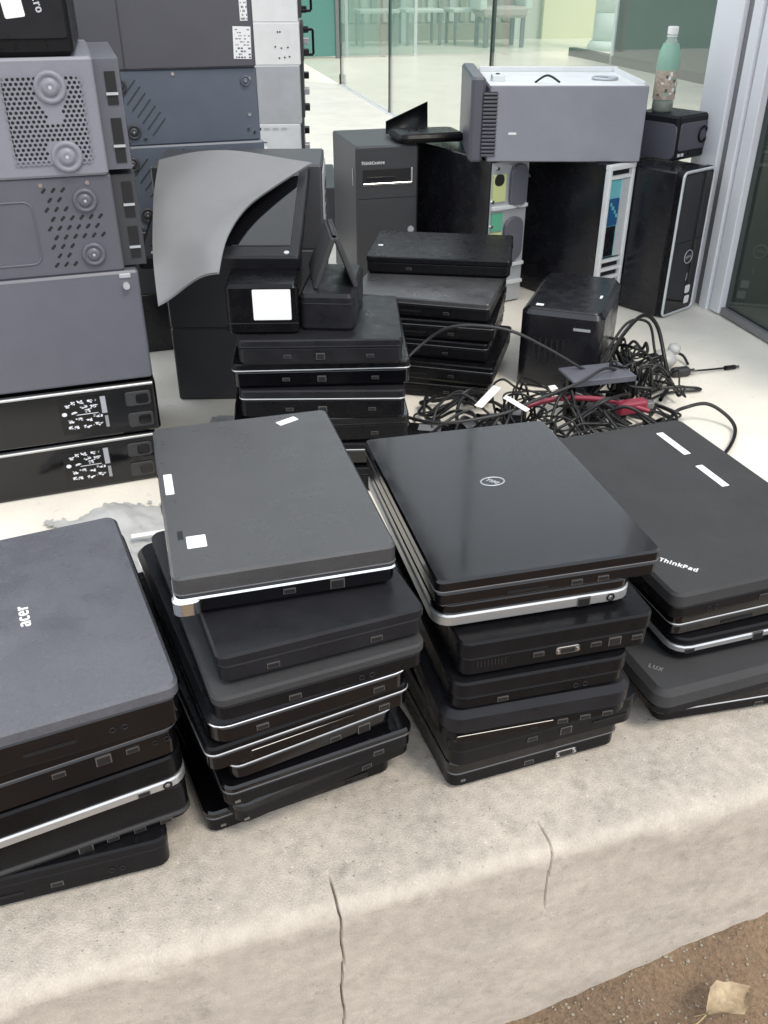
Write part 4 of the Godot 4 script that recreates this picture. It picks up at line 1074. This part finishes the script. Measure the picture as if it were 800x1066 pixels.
	for i in 2200:
		var xx := r.randf_range(-0.5, 1.2)
		var zz := 0.002 + pow(r.randf(), 1.6) * 0.5
		var sc := r.randf_range(0.0008, 0.0030) * (1.8 if r.randf() < 0.06 else 1.0)
		mm.set_instance_transform(i, Transform3D(Basis.from_euler(Vector3(r.randf() * 6, r.randf() * 6, 0)).scaled(Vector3(sc, sc * r.randf_range(0.5, 0.9), sc)), Vector3(xx, soil_y(xx, zz, nS, nT) + sc * 0.3, zz)))
	var gm := MultiMeshInstance3D.new()
	gm.multimesh = mm
	gm.material_override = M.pebble
	gm.name = "grit"
	add_child(gm)
	gm.position = Vector3(0, 0, -0.641)
	gm.rotation_degrees.y = 17
	tag(gm, "loose pale grit scattered on the brown soil by the ledge", "grit")
	gm.set_meta("kind", "stuff")
	var s3 := SurfaceTool.new()
	s3.begin(Mesh.PRIMITIVE_TRIANGLES)
	for i in 70:
		var xx := r.randf_range(0.05, 1.0)
		var zz := r.randf_range(0.02, 0.35)
		var b := Vector3(xx, soil_y(xx, zz, nS, nT) - 0.003, zz)
		var up := i % 3 == 0
		var d := Vector3(r.randf_range(-0.4, 0.4), 1.0 if up else 0.12, r.randf_range(-0.4, 0.4)).normalized() * r.randf_range(0.02, 0.055) if up else Vector3(r.randf_range(-1, 1), 0.10, r.randf_range(-1, 1)).normalized() * r.randf_range(0.02, 0.06)
		var md := b + d * 0.5 + Vector3(0, 0.004, 0)
		s3.append_from(tube([b, md, b + d], 0.0006, 4), 0, Transform3D())
	var gr := part(self, "dry_grass", s3.commit(), M.straw, Vector3(0, 0, -0.641), Vector3(0, 17, 0))
	tag(gr, "thin dry grass stalks growing from the soil by the ledge", "grass")
	gr.set_meta("kind", "stuff")
	var lf := thing("dead_leaf", "pale curled dead leaf lying on the brown soil", "leaf", Vector3(0.455, -0.330, -0.682), 25)
	var s4 := SurfaceTool.new()
	s4.begin(Mesh.PRIMITIVE_TRIANGLES)
	s4.set_smooth_group(0)
	var g := []
	for i in 9:
		var row := []
		for j in 9:
			var u := i / 8.0
			var vv := j / 4.0 - 1.0
			var wd := 0.024 * pow(sin(clampf(0.03 + u * 0.95, 0.0, 1.0) * PI), 0.95) * (1.0 + 0.07 * sin(u * 27.0))
			row.append(Vector3(u * 0.075 - 0.037, 0.010 + 0.012 * vv * vv + 0.006 * sin(u * 5.0) + 0.003 * sin(vv * 7.0 + u * 9.0), vv * wd))
		g.append(row)
	for side in 2:
		for i in 8:
			for j in 8: quad_strip(s4, g[i][j] - Vector3(0, 0.0008 * side, 0), g[i + 1][j] - Vector3(0, 0.0008 * side, 0), g[i + 1][j + 1] - Vector3(0, 0.0008 * side, 0), g[i][j + 1] - Vector3(0, 0.0008 * side, 0))
	s4.generate_normals()
	part(lf, "blade", s4.commit(), M.leaf)
	part(lf, "stalk", tube([Vector3(-0.037, 0.010, 0), Vector3(-0.052, 0.008, 0.003), Vector3(-0.06, 0.004, 0.002)], 0.0009, 5), M.straw)
	lf.position.y = soil_y(0.636, 0.095, nS, nT) - 0.004
func soil_y(x: float, z: float, nS: FastNoiseLite, nT: FastNoiseLite) -> float:
	var y := -0.40 + 0.18 * clampf(x, -1.0, 1.2) - 0.06 * clampf(z, 0.0, 1.5)
	y += 0.02 * nS.get_noise_2d(x, z)
	if absf(x) < 2.0 and absf(z) < 2.0: y += 0.008 * nT.get_noise_2d(x, z)
	y += 0.03 * exp(-maxf(z, 0.0) / 0.04)
	return minf(y, -0.12)

func build_building() -> void:
	# glazing line: local x runs away from the viewer along the glass, y up
	var yaw := rad_to_deg(atan2(0.973, -0.231))
	var fa := thing("glass_facade", "tall clear glass wall with thin dark joints beside the computers", "glass wall", Vector3(1.01, 0, -2.675), yaw)
	var edges := [0.20, 2.16, 4.20, 5.93]
	for i in 3:
		var x0: float = edges[i] + 0.004
		var x1: float = edges[i + 1] - 0.004
		part(fa, "pane", box(x1 - x0, 3.5, 0.012), M.pane, Vector3((x0 + x1) / 2, 1.76, 0))
	for i in 3: part(fa, "joint", box(0.012, 3.5, 0.018), M.deep, Vector3(edges[i + 1], 1.752, 0))
	part(fa, "base_channel", box(5.72, 0.010, 0.03), M.alu, Vector3(3.065, 0.005, 0))
	part(fa, "head_rail", box(5.93, 0.12, 0.08), M.alu_dark, Vector3(2.965, 3.57, 0))
	part(fa, "door_stop", slab(0.05, 0.08, 0.05, 0.008, 0.004), M.deep, Vector3(5.99, 0, 0.02))
	var po := thing("door_post", "broad pale aluminium door post with a dark groove", "door post", Vector3(1.01, 0, -2.675), yaw)
	part(po, "main_profile", slab(0.135, 3.6, 0.10, 0.004, 0.001), M.alu, Vector3(0.128, 0, 0.0))
	part(po, "groove", slab(0.030, 3.6, 0.05, 0.001, 0.0005), M.alu_dark, Vector3(0.045, 0, -0.01))
	part(po, "side_profile", slab(0.040, 3.6, 0.085, 0.003, 0.001), M.alu, Vector3(0.008, 0, 0.0))
	part(po, "floor_cap", slab(0.11, 0.012, 0.05, 0.02, 0.004), M.paper, Vector3(0.09, 0, 0.075))
	var dr := thing("glass_door", "tinted glass door with pale metal stiles beside the post", "door", Vector3(1.01, 0, -2.675), yaw)
	part(dr, "stile", slab(0.05, 2.6, 0.05, 0.003, 0.001), M.alu, Vector3(-0.045, 0.006, -0.01))
	part(dr, "stile", slab(0.05, 2.6, 0.05, 0.003, 0.001), M.alu, Vector3(-0.90, 0.006, -0.01))
	part(dr, "bottom_rail", slab(0.80, 0.02, 0.04, 0.003, 0.001), M.alu_dark, Vector3(-0.4725, 0.006, -0.01))
	part(dr, "top_rail", slab(0.80, 0.06, 0.05, 0.003, 0.001), M.alu, Vector3(-0.4725, 2.545, -0.01))
	part(dr, "pane", box(0.80, 2.515, 0.012), M.door_glass, Vector3(-0.4725, 1.285, -0.01))
	part(dr, "transom_pane", box(0.90, 0.96, 0.012), M.pane, Vector3(-0.47, 3.10, -0.01))
	# building ends: front wall to the right, lobby walls, added glazed roof
	var fw := thing("front_wall", "pale stone wall of the building beyond the door", "wall", Vector3(1.229, 0, -1.751), 17)
	part(fw, "stone_face", slab(9.0, 3.66, 0.30, 0.01, 0.005), M.wall_pale, Vector3(4.55, 0, -0.16))
	var bk := thing("lobby_wall", "pale green lobby wall with dark and light slats behind the glass", "wall", Vector3(0.5, 0, -13.6), 13)
	part(bk, "wall_face", box(16.0, 3.66, 0.2), M.wall_pale, Vector3(1.0, 1.83, -0.1))
	for i in 20: part(bk, "slat", slab(0.075, 3.2, 0.05, 0.004, 0.002), M.slat_wood if i % 2 else M.wall_pale, Vector3(-1.7 + i * 0.15, 0.22, 0.03))
	part(bk, "skirting", box(3.2, 0.2, 0.06), M.slat_wood, Vector3(-0.3, 0.1, 0.03))
	for i in 2: part(bk, "white_post", slab(0.07, 3.6, 0.07, 0.004, 0.002), M.column_white, Vector3(-0.28 + i * 1.55, 0, 0.09))
	part(bk, "cream_panel", box(0.95, 3.6, 0.08), M.wall_cream, Vector3(2.15, 1.8, 0.05))
	var dk := thing("dark_partition", "dark glossy partition along the far side of the lobby", "partition", Vector3(2.62, 0, -9.2), yaw)
	part(dk, "panel", box(2.2, 3.6, 0.06), M.wall_dark, Vector3(0.0, 1.8, 0))
	part(dk, "panel", box(2.2, 3.6, 0.06), M.wall_dark, Vector3(-2.22, 1.8, 0))
	part(dk, "panel", box(3.6, 3.6, 0.06), M.wall_dark, Vector3(-5.14, 1.8, 0))
	part(dk, "frame", box(0.05, 3.6, 0.09), M.alu, Vector3(1.13, 1.8, 0))
	part(dk, "plinth", box(9.2, 0.08, 0.09), M.deep, Vector3(-2.4, 0.04, 0))
	var co := thing("lobby_column", "round pale column built of stacked drums in the lobby", "column", Vector3(2.68, 0, -12.1), 0)
	part(co, "base_ring", lathe([Vector2(0, 0), Vector2(0.25, 0), Vector2(0.25, 0.05), Vector2(0.215, 0.10), Vector2(0, 0.10)], 32), M.column_white)
	for i in 12: part(co, "drum", lathe([Vector2(0.188, 0), Vector2(0.20, 0.008), Vector2(0.20, 0.287), Vector2(0.188, 0.295)], 32), M.column_white, Vector3(0, 0.10 + i * 0.295, 0))
	var te := thing("teal_glass_wall", "teal tinted glass wall at the far end of the porch", "glass wall", Vector3(-0.50, 0, -11.0), 13)
	for i in 4:
		part(te, "pane", box(1.36, 3.5, 0.02), M.teal, Vector3(-0.70 - i * 1.42, 1.77, 0))
		part(te, "mullion", box(0.05, 3.6, 0.07), M.alu_dark, Vector3(-i * 1.42, 1.8, 0))
	var rl := thing("glass_screen", "low clear glass screen standing before the lobby slats", "glass screen", Vector3(-0.42, 0, -11.15), 13)
	part(rl, "pane", box(0.78, 0.55, 0.012), M.pane, Vector3(0.40, 0.30, 0))
	part(rl, "rail", box(0.80, 0.02, 0.03), M.alu, Vector3(0.40, 0.585, 0))
	for s in [0.01, 0.79]: part(rl, "post", box(0.03, 0.60, 0.03), M.alu, Vector3(s, 0.30, 0))
	for i in 3:
		var tb := thing("lobby_table", ["low white table before the slats, beside the white post", "low white bench table between the white posts", "low white side table close to the cream panel"][i], "table", Vector3([-0.1, 0.45, 1.05][i], 0, [-12.7, -12.9, -13.0][i]), 13, "white tables in the lobby")
		part(tb, "table_top", slab(0.50, 0.04, 0.45, 0.02, 0.008), M.column_white, Vector3(0, 0.36, 0))
		for q in [[-1, -1], [1, -1], [-1, 1], [1, 1]]: part(tb, "leg", box(0.03, 0.36, 0.03), M.alu_dark, Vector3(q[0] * 0.21, 0.18, q[1] * 0.19))
	var ch := thing("lobby_chair", "tan armchair in the lobby in front of the cream panel", "chair", Vector3(1.42, 0, -12.6), 10)
	part(ch, "seat", slab(0.55, 0.12, 0.52, 0.04, 0.03), M.seat_tan, Vector3(0, 0.32, 0))
	part(ch, "backrest", slab(0.55, 0.50, 0.12, 0.04, 0.03), M.seat_tan, Vector3(0, 0.40, -0.22))
	for s in [-1, 1]: part(ch, "armrest", slab(0.09, 0.26, 0.50, 0.03, 0.02), M.column_white, Vector3(s * 0.28, 0.40, 0))
	for q in [[-1, -1], [1, -1], [-1, 1], [1, 1]]: part(ch, "leg", box(0.045, 0.33, 0.045), M.alu_dark, Vector3(q[0] * 0.23, 0.165, q[1] * 0.21))
	# unseen glass roof, added so skylight brightens the lobby: beams and panes
	var rf := thing("added_glazed_roof", "unseen glass roof added to brighten the lobby", "roof", Vector3(1.01, 3.66, -2.675), yaw)
	for i in 5: part(rf, "roof_pane", box(2.3, 0.012, 8.0), M.roof_glass, Vector3(-0.6 + i * 2.4, 0.03, -4.0))
	for i in 6: part(rf, "beam", box(0.08, 0.16, 8.0), M.alu, Vector3(-1.8 + i * 2.4, 0.0, -4.0))

# ------------------------------------------------------------------ scene
func _ready() -> void:
	var cam := Camera3D.new()
	cam.name = "camera"
	add_child(cam)
	cam.position = Vector3(0, 0.9, 0)
	cam.rotation_degrees = Vector3(-31.365, 0, 0)
	cam.fov = 59.1
	cam.near = 0.02
	cam.far = 1500.0
	cam.current = true
	var we := WorldEnvironment.new()
	we.name = "environment"
	var env := Environment.new()
	env.background_mode = Environment.BG_SKY
	var sky := Sky.new()
	var sm := ProceduralSkyMaterial.new()
	sm.sky_top_color = Color(0.90, 0.93, 0.97)
	sm.sky_horizon_color = Color(0.90, 0.91, 0.92)
	sm.sky_curve = 0.2
	sm.ground_bottom_color = Color(0.35, 0.31, 0.27)
	sm.ground_horizon_color = Color(0.80, 0.80, 0.80)
	sm.sun_angle_max = 0.0
	sky.sky_material = sm
	env.sky = sky
	env.background_energy_multiplier = 1.15
	env.tonemap_mode = Environment.TONE_MAPPER_LINEAR
	env.tonemap_exposure = 1.85
	env.sdfgi_enabled = true
	env.ssao_enabled = true
	env.ssil_enabled = true
	we.environment = env
	add_child(we)
	var sun := DirectionalLight3D.new()
	sun.name = "sun"
	sun.light_energy = 0.40
	sun.light_angular_distance = 18.0
	sun.light_color = Color(1.0, 0.97, 0.92)
	sun.shadow_enabled = true
	sun.rotation_degrees = Vector3(-58, 40, 0)
	add_child(sun)
	make_textures()
	make_materials()
	build_ground()
	build_building()
	build_left_stacks()
	build_towers()
	build_middle()
	build_laptops()
	build_cables()
